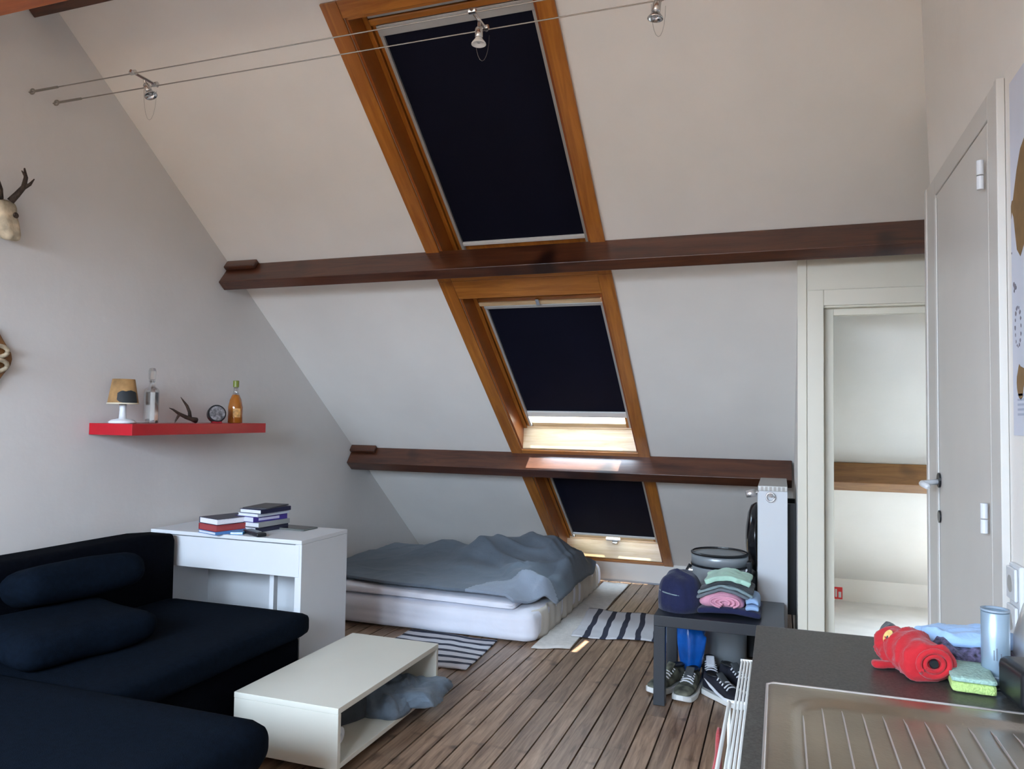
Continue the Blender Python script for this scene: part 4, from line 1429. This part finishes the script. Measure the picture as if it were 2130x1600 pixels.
# ------------------------------------------------------------------ antler trophies on the left wall
tr = thing('antler_trophy', 'small bleached deer skull with dark antlers high on the left wall', 'trophy', (XL, 2.085, 2.02))
bm = softbox(0.004, 0.075, -0.055, 0.045, -0.085, 0.075, 5, 0.012, 18, 10, 0.45)
for v in bm.verts:
    k = (0.075 - v.co.z) / 0.16
    v.co.y *= 1 - 0.35 * k
    v.co.y += 0.028 * k
    v.co.x *= 0.75 + 0.35 * k
obj('skull', bm, M['bone'], tr, smooth=True)
for s_ in (-1, 1):
    y0 = 0.022 * s_ - 0.004
    a_ = obj('antler', T([(0.045, y0, 0.070), (0.062, y0 + 0.014 * s_, 0.100), (0.070, y0 + 0.034 * s_, 0.135), (0.066, y0 + 0.044 * s_, 0.175), (0.056, y0 + 0.044 * s_, 0.215)],
                     [0.014, 0.012, 0.010, 0.008, 0.003], 9), M['antler'], tr, smooth=True)
    obj('tine', T([(0.068, y0 + 0.030 * s_, 0.128), (0.080, y0 + 0.052 * s_, 0.150), (0.084, y0 + 0.066 * s_, 0.175)], [0.009, 0.006, 0.002], 8), M['antler'], a_, smooth=True)
    obj('tine', T([(0.066, y0 + 0.043 * s_, 0.180), (0.062, y0 + 0.028 * s_, 0.200)], [0.007, 0.002], 8), M['antler'], a_, smooth=True)
    if s_ < 0:
        continue
    obj('eye_socket', lathe([(0, 0.0), (0.010, 0.0), (0.012, 0.004), (0, 0.004)], 14, Matrix.Translation((0.072, y0 * 0.9 + 0.004, 0.012)) @ Matrix.Rotation(pi / 2, 4, 'Y')), M['antler'], tr)
tp = thing('wall_plaque', 'brown wooden shield trophy with bone piece at the left edge, lower on the wall', 'plaque', (XL, 2.060, 1.470))
pts = []
for i in range(28):
    a = 2 * pi * i / 28
    r = 0.100 * (1 + 0.10 * cos(4 * a) - 0.06 * cos(2 * a))
    pts.append((r * 0.95 * cos(a), r * 1.1 * sin(a)))
bm = bmesh.new()
f = bm.faces.new([bm.verts.new((0.002, y, z)) for y, z in pts])
ex = bmesh.ops.extrude_face_region(bm, geom=[f])
bmesh.ops.translate(bm, verts=[v for v in ex['geom'] if isinstance(v, bmesh.types.BMVert)], vec=(0.018, 0, 0))
bmesh.ops.recalc_face_normals(bm, faces=bm.faces)
obj('shield', bm, M['skin_brown'], tp, bevel=0.004)
for dz in (0.025, -0.030):
    obj('bone_piece', T([(0.030 + 0.008 * sin(t * pi / 6), 0.030 + 0.040 * cos(t * pi / 6), dz + 0.022 * sin(t * pi / 6)) for t in range(13)], 0.009, 8), M['bone'], tp, smooth=True)

# ------------------------------------------------------------------ low voltage cable lights
for i, (y, z, w_) in enumerate(((2.194, 2.572, 'rear'), (2.303, 2.569, 'front'))):
    t = thing('light_cable', 'thin steel cable of the ceiling spots, the one farther from the skylight' if i == 0 else 'thin steel cable of the ceiling spots, the one nearer the skylight', 'cable', (XL, y, z), 0)
    obj('wire', T([(0.0, 0, 0), ((XR - XL) * 0.5, 0, 0.0), (XR - XL - 0.002, 0, 0.0)], 0.0022, 6), M['wire'], t)
    obj('turnbuckle', T([(0.035, 0, 0), (0.16, 0, 0)], 0.0050, 8), M['wire'], t)
    rp = [(0.008 + 0.012 * (1 - cos(k * pi / 6)), 0.0, 0.010 * sin(k * pi / 6)) for k in range(13)]
    obj('wall_eye', T(rp, 0.0035, 6), M['wire'], t)


def spot(label, x, tilt, bulb_white=True, loop=0.1, head=0.0):
    t = thing('cable_spot', label, 'spotlight', (x, 2.25, 2.572))
    obj('crossbar', T([(0, -0.068, 0.0055), (0, 0.066, 0.0025)], 0.0062, 8), M['chrome'], t)
    for y in (-0.056, 0.053):
        obj('clamp', T([(-0.012, y, 0.004), (0.012, y, 0.004)], 0.0095, 10), M['chrome'], t)
    mt = Matrix.Translation((0.0, head, -0.004)) @ Matrix.Rotation(tilt, 4, 'Y')
    obj('stem', T([(mt @ Vector(p)) for p in ((0, 0, 0), (0, 0, -0.020))], 0.005, 8), M['chrome'], t)
    obj('lamp_head', lathe([(0, -0.018), (0.011, -0.019), (0.013, -0.024), (0.013, -0.050), (0.011, -0.052), (0, -0.052)], 24, mt), M['chrome'], t, smooth=True)
    hd_ = obj('reflector', lathe([(0.010, -0.0525), (0.0235, -0.070), (0.0245, -0.074), (0.0225, -0.074), (0.009, -0.0545), (0.010, -0.0525)], 24, mt),
              M['white_alu'] if bulb_white else M['chrome'], t, smooth=True)
    obj('bulb', lathe([(0, -0.058), (0.007, -0.060), (0.006, -0.069), (0, -0.071)], 16, mt), gl, hd_, smooth=True)
    if loop:
        pts = [(0.0 + 0.020 * cos(k * pi / 10), 0.03 + 0.012 * cos(k * pi / 10), -0.03 + loop * sin(k * pi / 10)) for k in range(10, 21)]
        obj('lead_wire', T(pts, 0.0006, 5), M['wire'], t, smooth=True)
    return t


spot('chrome cable spotlight nearest the left wall, tilted aside', -2.352, radians(-28), False, 0.12)
spot('cable spotlight with white reflector hanging in front of the top blind', -0.935, 0.0, True, 0.09)
spot('chrome cable spotlight at the top edge over the right side of the slope', -0.352, radians(6), False, 0.10, 0.02)

# ------------------------------------------------------------------ poster and sockets on the right wall
po = thing('poster', 'white poster with brown map shapes on the right wall beside the door', 'poster', (XR - 0.001, 2.016, 1.244))
m_p = mat('poster_paper', (0.62, 0.64, 0.72), 0.45, noise_amt=0.04)
m_b = mat('poster_brown_print', (0.22, 0.125, 0.045), 0.6, noise_amt=0.12, nscale=40)
m_g = mat('poster_grey_print', (0.24, 0.22, 0.26), 0.6, noise_amt=0.3, nscale=80)
PW, PH = 0.60, 0.82
obj('paper', B(-0.0022, -0.0008, -PW, 0, 0, PH), m_p, po)


def shape(name, pts, m, dx=-0.0026):
    bm = bmesh.new()
    f = bm.faces.new([bm.verts.new((dx, -u, v)) for u, v in pts])
    ex = bmesh.ops.extrude_face_region(bm, geom=[f])
    bmesh.ops.translate(bm, verts=[v for v in ex['geom'] if isinstance(v, bmesh.types.BMVert)], vec=(-0.0003, 0, 0))
    bmesh.ops.recalc_face_normals(bm, faces=bm.faces)
    return obj(name, bm, m, po)


shape('printed_shape', [(0.003, 0.53), (0.004, 0.50), (0.010, 0.515), (0.022, 0.50), (0.033, 0.46), (0.045, 0.42), (0.07, 0.40), (0.11, 0.43), (0.16, 0.48), (0.20, 0.55), (0.18, 0.62), (0.12, 0.66),
                        (0.08, 0.64), (0.05, 0.60), (0.032, 0.565), (0.020, 0.540), (0.010, 0.540)], m_b)
shape('printed_shape', [(0.030 + 0.030 * (1 + 0.18 * sin(3 * a)) * (1 - cos(a)) , 0.120 + 0.038 * (1 + 0.1 * cos(5 * a)) * sin(a)) for a in [k * pi / 9 for k in range(18)]], m_b)
random.seed(9)
for k in range(16):
    a = k * 2 * pi / 16
    cx_, cz_ = 0.045 + 0.022 * cos(a), 0.245 + 0.045 * sin(a)
    r = random.uniform(0.003, 0.008)
    shape('printed_mark', [(cx_ + r * cos(q) * random.uniform(0.6, 1.2), cz_ + r * sin(q) * random.uniform(0.6, 1.2)) for q in [j * pi / 3 for j in range(6)]], m_g)
for cx_, cz_, r in ((0.018, 0.345, 0.007), (0.026, 0.338, 0.009), (0.020, 0.330, 0.005), (0.034, 0.335, 0.005), (0.004, 0.42, 0.003)):
    shape('printed_mark', [(cx_ + r * cos(q), cz_ + r * 0.9 * sin(q)) for q in [j * pi / 3 for j in range(6)]], m_g)
for k in range(5):
    shape('printed_line', [(0.035, 0.045 + k * 0.011), (0.30, 0.045 + k * 0.011), (0.30, 0.050 + k * 0.011), (0.035, 0.050 + k * 0.011)], mat('pale_print', (0.42, 0.45, 0.55), 0.6))
so = thing('wall_socket', 'white double wall socket above the worktop end', 'socket', (XR - 0.001, 1.995, 0.87))
obj('back_box', B(-0.012, 0, -0.045, 0.035, -0.085, 0.085), M['white'], so, bevel=0.004)
for dz in (-0.042, 0.042):
    c_ = obj('socket_face', B(-0.020, -0.0125, -0.038, 0.028, dz - 0.036, dz + 0.036), M['white'], so, bevel=0.003)
    obj('socket_well', lathe([(0, 0), (0.019, 0), (0.019, 0.001), (0, 0.001)], 24, Matrix.Translation((-0.0203, -0.005, dz)) @ Matrix.Rotation(-pi / 2, 4, 'Y')), M['alu'], c_)
# red notice in the side room
nt_ = thing('red_notice', 'small red and white notice low on the knee wall of the side room', 'sign', (0.385, YK - 0.002, 0.055))
obj('plate', B(-0.030, 0.030, -0.002, 0, -0.042, 0.042), mat('notice_red', (0.72, 0.03, 0.03), 0.5), nt_)
obj('white_symbol', B(-0.018, -0.006, -0.0032, -0.0021, -0.028, 0.028), M['white'], nt_)
obj('white_symbol', B(0.004, 0.022, -0.0032, -0.0021, -0.030, 0.010), M['white'], nt_)

# ------------------------------------------------------------------ kitchen worktop, unit, sink
KZ = 0.86
KX0, KY1 = -0.045, 1.612
SXA, SXB, SYA, SYB = -0.018, 0.445, 0.10, 1.262
bm = bmesh.new()
hx0, hx1, hy0, hy1 = SXA + 0.012, SXB - 0.012, SYA + 0.012, SYB - 0.012
_o = [(KX0, -0.60), (XR - 0.001, -0.60), (XR - 0.001, KY1), (KX0, KY1)]
_i = [(hx0, hy0), (hx1, hy0), (hx1, hy1), (hx0, hy1)]
vt = [[bm.verts.new((*p, z)) for p in ring] for ring in (_o, _i) for z in (KZ - 0.034, KZ)]
for i in range(4):
    j = (i + 1) % 4
    bm.faces.new([vt[0][i], vt[0][j], vt[1][j], vt[1][i]])
    bm.faces.new([vt[2][j], vt[2][i], vt[3][i], vt[3][j]])
    bm.faces.new([vt[1][i], vt[1][j], vt[3][j], vt[3][i]])
    bm.faces.new([vt[0][j], vt[0][i], vt[2][i], vt[2][j]])
bmesh.ops.recalc_face_normals(bm, faces=bm.faces)
wk = tag(obj('worktop', bm, M['counter'], bevel=0.002), 'dark speckled kitchen worktop along the right wall', 'worktop')
ku = thing('base_cabinet', 'white kitchen base cabinet under the dark worktop', 'cabinet', (0.25, 0.5, 0))
obj('side_panel', at(ku, B(-0.012, XR - 0.002, KY1 - 0.038, KY1 - 0.02, 0.10, KZ - 0.035)), M['white'], ku)
obj('side_panel', at(ku, B(-0.012, XR - 0.002, -0.58, -0.562, 0.10, KZ - 0.035)), M['white'], ku)
obj('bottom_panel', at(ku, B(-0.012, XR - 0.002, -0.561, KY1 - 0.039, 0.10, 0.118)), M['white'], ku)
obj('back_panel', at(ku, B(XR - 0.012, XR - 0.002, -0.561, KY1 - 0.039, 0.119, KZ - 0.035)), M['white'], ku)
obj('plinth', at(ku, B(0.03, XR - 0.002, -0.58, KY1 - 0.03, 0.0, 0.099)), M['black'], ku)
for i in range(4):
    y0 = KY1 - 0.024 - (i + 1) * 0.53
    d_ = obj('cabinet_door', at(ku, B(-0.031, -0.013, y0, y0 + 0.525, 0.105, KZ - 0.040)), M['white'], ku, bevel=0.002)
# sink: drainer with ribs and a bowl further towards the viewer
sk = thing('sink', 'stainless steel sink with ribbed drainer set in the dark worktop', 'sink', (0.2, 1.0, KZ))
SXA, SXB, SYA, SYB = -0.018, 0.445, 0.10, 1.262
bm = bmesh.new()
nx, ny = 96, 120


def sstep(a, b, x):
    t_ = max(0.0, min(1.0, (x - a) / (b - a)))
    return t_ * t_ * (3 - 2 * t_)


def sink_z(x, y):
    z = 0.0035
    # rim bead
    e = min(x - SXA, SXB - x, y - SYA, SYB - y)
    z -= 0.003 * (1 - sstep(0.0, 0.006, e))
    # drainer tray with rounded corners
    tx0, tx1, ty0, ty1 = SXA + 0.030, SXB - 0.030, 0.60, SYB - 0.045
    rr = 0.07
    qx = max(tx0 + rr - x, x - (tx1 - rr), 0)
    qy = max(ty0 + rr - y, y - (ty1 - rr), 0)
    dd = rr - sqrt(qx * qx + qy * qy)
    if tx0 < x < tx1 and ty0 < y < ty1 and dd > 0:
        z -= 0.006 * sstep(0, 0.018, dd)
    # bowl
    bx0, bx1, by0, by1 = SXA + 0.045, SXB - 0.045, 0.15, 0.53
    rb = 0.06
    qx = max(bx0 + rb - x, x - (bx1 - rb), 0)
    qy = max(by0 + rb - y, y - (by1 - rb), 0)
    dd = rb - sqrt(qx * qx + qy * qy)
    if bx0 < x < bx1 and by0 < y < by1 and dd > 0:
        z -= 0.15 * sstep(0, 0.05, dd)
    return z


gv = []
for i in range(nx + 1):
    gv.append([])
    for j in range(ny + 1):
        x = SXA + (SXB - SXA) * i / nx
        y = SYA + (SYB - SYA) * j / ny
        gv[-1].append(bm.verts.new((x - 0.2, y - 1.0, sink_z(x, y))))
for i in range(nx):
    for j in range(ny):
        bm.faces.new([gv[i][j], gv[i + 1][j], gv[i + 1][j + 1], gv[i][j + 1]])
obj('sink_pan', bm, M['steel'], sk, smooth=True)
obj('rim_edge', T([(SXA - 0.2 - 0.001, SYA - 1.0, 0.0016), (SXA - 0.2 - 0.001, SYB - 1.0 - 0.01, 0.0016), (SXA - 0.2 + 0.008, SYB - 1.0, 0.0016), (SXB - 0.2, SYB - 1.0 + 0.001, 0.0016)], 0.0022, 8), M['steel_edge'], sk, smooth=True)
nr = 0
for k in range(15):
    x = 0.030 + k * 0.0262
    y1 = 1.188 + 0.005 * sin(k) * 0
    if x > SXB - 0.045:
        break
    if k == 0:
        y1 = 1.150
    bm = T([(x - 0.2, 0.66 - 1.0, -0.0022), (x - 0.2, 0.70 - 1.0, 0.0005), (x - 0.2, y1 - 0.03 - 1.0, 0.0005), (x - 0.2, y1 - 1.0, -0.0022)], [0.0006, 0.0012, 0.0012, 0.0006], 8)
    obj('drainer_rib', bm, M['steel_edge'], sk, smooth=True)
# things on the worktop ---------------------------------------------------
KT = KZ + 0.0008
rd = thing('rolled_jacket', 'bright red rolled jacket with a yellow round badge on the worktop', 'clothes', (0.204, 1.416, KT), 0)
rd.scale = (0.76, 0.76, 0.76)
ax0, ax1 = Vector((-0.030, 0.085, 0.036)), Vector((0.030, -0.075, 0.036))
bm = bmesh.new()
nt2, nk = 46, 40
dirv = (ax1 - ax0).normalized()
sidev = dirv.cross(Vector((0, 0, 1))).normalized()
rings = []
for i in range(nt2 + 1):
    u = i / nt2
    c = ax0.lerp(ax1, u)
    endk = min(1, u * 9) ** 0.5 * min(1, (1 - u) * 14 + 0.35) ** 0.5
    R0 = (0.036 + 0.008 * sin(u * 3.1) + 0.006 * u)
    ring = []
    for k in range(nk):
        a = 2 * pi * k / nk
        r = R0 * 1.06 * endk * (1 + 0.13 * (fold(a * 0.9, u * 5, 0.9, 1.3, 4.0) - 0.5) + 0.07 * sin(a * 2 + u * 9) + 0.05 * noise.noise(Vector((a * 2, u * 12, 1))))
        p = c + sidev * (r * cos(a) * 1.12) + Vector((0, 0, 1)) * (r * sin(a) * 0.95)
        p.z = max(0.0, p.z)
        ring.append(bm.verts.new(p))
    rings.append(ring)
for r0, r1 in zip(rings, rings[1:]):
    for k in range(nk):
        bm.faces.new([r0[k], r0[(k + 1) % nk], r1[(k + 1) % nk], r1[k]])
bm.faces.new(rings[0][::-1])
bm.faces.new(rings[-1])
bmesh.ops.recalc_face_normals(bm, faces=bm.faces)
obj('rolled_cloth', bm, M['red_cloth'], rd, smooth=True)
# visible end of the roll with spiral folds and dark hole
for k in range(2):
    rr = 0.031 - 0.012 * k
    pts = [ax1 + dirv * (0.004 - 0.001 * k) + sidev * (rr * 1.05 * cos(t * pi / 9)) + Vector((0, 0, 0.004 + rr * 0.85 * sin(t * pi / 9))) for t in range(-2, 18)]
    obj('spiral_fold', T(pts, 0.0062 - 0.0008 * k, 8), M['red_cloth'], rd, smooth=True)
mt = Matrix.Translation(ax1 + dirv * 0.003 + Vector((0, 0, 0.004))) @ dirv.to_track_quat('Z', 'Y').to_matrix().to_4x4()
obj('dark_opening', lathe([(0, 0), (0.010, 0), (0.008, 0.004), (0, 0.004)], 16, mt), M['black'], rd)
mb = Matrix.Translation(Vector((-0.042, 0.016, 0.062))) @ Vector((-0.50, -0.62, 0.60)).to_track_quat('Z', 'Y').to_matrix().to_4x4() @ Matrix.Diagonal((0.78, 1.25, 1, 1))
bg_ = obj('round_badge', lathe([(0, 0), (0.0135, 0), (0.0125, 0.0035), (0, 0.0045)], 24, mb), mat('badge_yellow', (0.62, 0.42, 0.14), 0.5, noise_amt=0.2, nscale=90), rd)
bm = softbox(-0.0020, 0.0022, -0.0065, 0.0005, 0.0040, 0.0052, 1, 0.001, 60, 3, 0.4)
bm.transform(mb)
obj('badge_mark', bm, M['dark_grey_cloth'], bg_)
bm = softbox(-0.020, 0.030, -0.012, 0.012, 0, 0.016, 71, 0.004, 40, 8, 0.45)
bm.transform(Matrix.Translation((-0.060, -0.010, 0.001)) @ Matrix.Rotation(radians(15), 4, 'Z'))
obj('sleeve_end', bm, M['red_cloth'], rd, smooth=True)
o = obj('grey_gloves', heap(0.022, 0.026, 0.036, 81, rough=0.22, fr=30, edge=0.2), M['dark_grey_cloth'], smooth=True)
o.location = (0.196, 1.566, KT)
tag(o, 'small dark grey bundle behind the red jacket on the worktop', 'clothes')
o = obj('patterned_cloth', heap(0.090, 0.055, 0.040, 84, rough=0.35, fr=24, edge=0.15, sq=3), M['dark_pattern_cloth'], smooth=True)
o.location = (0.295, 1.492, KT)
tag(o, 'dark blue patterned cloth under the light blue one on the worktop', 'clothes')
o = obj('light_blue_cloth', heap(0.080, 0.048, 0.024, 88, rough=0.4, fr=22, edge=0.2, sq=3), M['light_blue_cloth'], smooth=True)
o.location = (0.305, 1.510, KT + 0.034)
tag(o, 'light blue crumpled cloth on the worktop behind the canister', 'clothes')
# canister
cn = thing('canister', 'pale blue grey metal canister standing on the worktop', 'canister', (0.322, 1.402, KT))
m_can = mat('pale_blue_metal', (0.27, 0.36, 0.44), 0.32, 0.35, noise_amt=0.04)
obj('canister_body', lathe([(0, 0), (0.024, 0), (0.0255, 0.002), (0.0255, 0.128), (0.0235, 0.130), (0.0235, 0.124), (0, 0.122)], 64), m_can, cn, smooth=True)
cn.scale = (0.78, 0.78, 0.86)
obj('canister_rim', lathe([(0.0225, 0.1305), (0.0262, 0.1305), (0.0262, 0.134), (0.0225, 0.134), (0.0225, 0.1305)], 40), mat('rim_grey_blue', (0.24, 0.30, 0.36), 0.4), cn)
obj('base_seam', lathe([(0.0257, 0.012), (0.0262, 0.013), (0.0262, 0.0145), (0.0257, 0.0155)], 40), mat('seam', (0.30, 0.38, 0.45), 0.4), cn)
for k, (dx, dz, hh) in enumerate(((-0.004, 0.045, 0.018), (0.002, 0.045, 0.022), (0.012, 0.046, 0.012), (0.007, 0.036, 0.006))):
    a = -pi / 2 - 0.2 + dx * 30
    obj('engraved_mark', B(-0.0009, 0.0009, -0.0006, 0.0004, 0, hh, mtx=Matrix.Translation((0.0257 * cos(a), 0.0257 * sin(a), dz)) @ Matrix.Rotation(a + pi / 2, 4, 'Z')), mat('engraving', (0.12, 0.14, 0.17), 0.5), cn)
# sponge
sp = thing('sponge', 'green and yellow scouring sponge beside the red jacket', 'sponge', (0.280, 1.375, KT), radians(-4))
obj('sponge_body', softbox(-0.030, 0.030, -0.050, 0.050, 0.0, 0.016, 1, 0.001, 90, 8, 0.3), mat('yellow_green_foam', (0.38, 0.52, 0.17), 0.9, noise_amt=0.15, nscale=250, bump=0.4, bscale=300), sp, smooth=True)
obj('scouring_pad', softbox(-0.030, 0.030, -0.050, 0.050, 0.0162, 0.023, 2, 0.001, 90, 8, 0.3), mat('pale_green_pad', (0.28, 0.42, 0.36), 0.95, noise_amt=0.2, nscale=200, bump=0.4, bscale=250), sp, smooth=True)
# black box at the frame edge
bb = thing('black_speaker', 'black rounded box at the right end of the worktop with its cable', 'speaker', (0.372, 1.300, KT), radians(8))
obj('speaker_body', B(-0.055, 0.075, -0.035, 0.055, 0, 0.060), M['black'], bb, bevel=0.012, seg=3)
obj('speaker_grille', B(-0.040, 0.060, -0.0375, -0.0352, 0.012, 0.048), M['shoe_grey'], bb, bevel=0.001)
o = obj('power_cord', T([(0.330, 1.36, KT + 0.003), (0.300, 1.345, KT + 0.003), (0.290, 1.365, KT + 0.003), (0.292, 1.41, KT + 0.003)], 0.0022, 6), M['black'], smooth=True)
tag(o, 'thin black cord curling round the canister foot', 'cord')
kt = thing('kettle', 'pale grey kettle at the right edge of the picture against the wall', 'kettle', (0.425, 1.470, KT))
obj('kettle_body', lathe([(0, 0), (0.062, 0), (0.066, 0.006), (0.060, 0.060), (0.046, 0.110), (0.036, 0.125), (0, 0.126)], 40), mat('pale_grey_steel', (0.60, 0.62, 0.63), 0.3, 0.5), kt, smooth=True)
obj('kettle_lid', lathe([(0, 0.1265), (0.034, 0.1265), (0.030, 0.134), (0.008, 0.138), (0.008, 0.148), (0, 0.150)], 28), M['black'], kt, smooth=True)
obj('kettle_handle', T([(0.0, -0.045, 0.115), (0.0, -0.075, 0.118), (0.0, -0.088, 0.085), (0.0, -0.082, 0.040), (0.0, -0.066, 0.020)], 0.006, 10), M['black'], kt, smooth=True)

# ------------------------------------------------------------------ drying rack beside the worktop with red cloth
rk = thing('drying_rack', 'white wire drying rack standing beside the kitchen worktop', 'drying rack', (-0.12, 1.5, 0))
RKZ = 0.742
for k in range(5):
    x = -0.054 - k * 0.0062
    obj('rail', at(rk, T([(x, 0.90, RKZ), (x, 1.752, RKZ)], 0.0024, 8)), M['rubber'], rk)
obj('end_bar', at(rk, T([(-0.051, 1.755, RKZ), (-0.082, 1.755, RKZ)], 0.0034, 8)), M['rubber'], rk)
obj('end_bar', at(rk, T([(-0.051, 0.897, RKZ), (-0.082, 0.897, RKZ)], 0.0034, 8)), M['rubber'], rk)
for y in (1.752, 0.90):
    obj('cross_bar', at(rk, T([(-0.110, y, 0.650), (-0.052, y, 0.650)], 0.0045, 8)), M['rubber'], rk)
    for x in (-0.055, -0.106):
        obj('leg', at(rk, T([(x, y, RKZ - 0.004 if x > -0.1 else 0.652), (x, y, 0.0)], 0.0042, 8)), M['rubber'], rk)
obj('towel_rail', at(rk, T([(-0.106, 0.90, 0.650), (-0.106, 1.752, 0.650)], 0.004, 8)), M['rubber'], rk)
bm = bmesh.new()
g = []
for i in range(41):
    row = []
    for j in range(31):
        u, v = i / 40, j / 30
        y = 1.05 + 0.62 * u
        z = 0.648 - 0.34 * v - 0.03 * (u > 0.9) * (u - 0.9) * 10
        x = -0.1135 - 0.022 * v ** 0.7 - 0.012 * (0.5 + 0.5 * sin(u * 22 + v * 2)) * (0.2 + v) - 0.010 * noise.noise(Vector((u * 4, v * 4, 2)))
        row.append(bm.verts.new((x, y + 0.03 * sin(v * 5) * u, z)))
    g.append(row)
for i in range(40):
    for j in range(30):
        bm.faces.new([g[i][j], g[i + 1][j], g[i + 1][j + 1], g[i][j + 1]])
o = obj('red_towel', bm, M['red_cloth'], smooth=True)
s_ = o.modifiers.new('sol', 'SOLIDIFY')
s_.thickness = 0.006
tag(o, 'bright red cloth hanging on the rack beside the worktop, bottom of the picture', 'towel')

for o in list(bpy.data.objects):
    if o.type == 'MESH' and o.parent is None and not o.get('kind') and not o.get('label'):
        o['kind'] = 'structure'

GROUPS = {'book': 'books stacked on the white desk', 'sneaker': 'sneakers under the black side table', 'purlin_beam': 'beams on the roof slope',
          'cable_spot': 'spotlights on the steel cables', 'light_cable': 'steel cables of the spotlights', 'rug': 'rugs around the mattress',
          'cushion': 'cushions on the corner sofa'}
for o in list(bpy.data.objects):
    if o.parent is None and o.get('category'):
        g_ = GROUPS.get(o.name.split('.')[0])
        if g_:
            o['group'] = g_
    if o.parent is None and o.name.split('.')[0] in ('grey_shirt', 'teal_shirt', 'black_shirt', 'mint_shirt', 'pink_shirt', 'navy_sweater', 'light_blue_shirt'):
        o['group'] = 'folded clothes on the black side table'
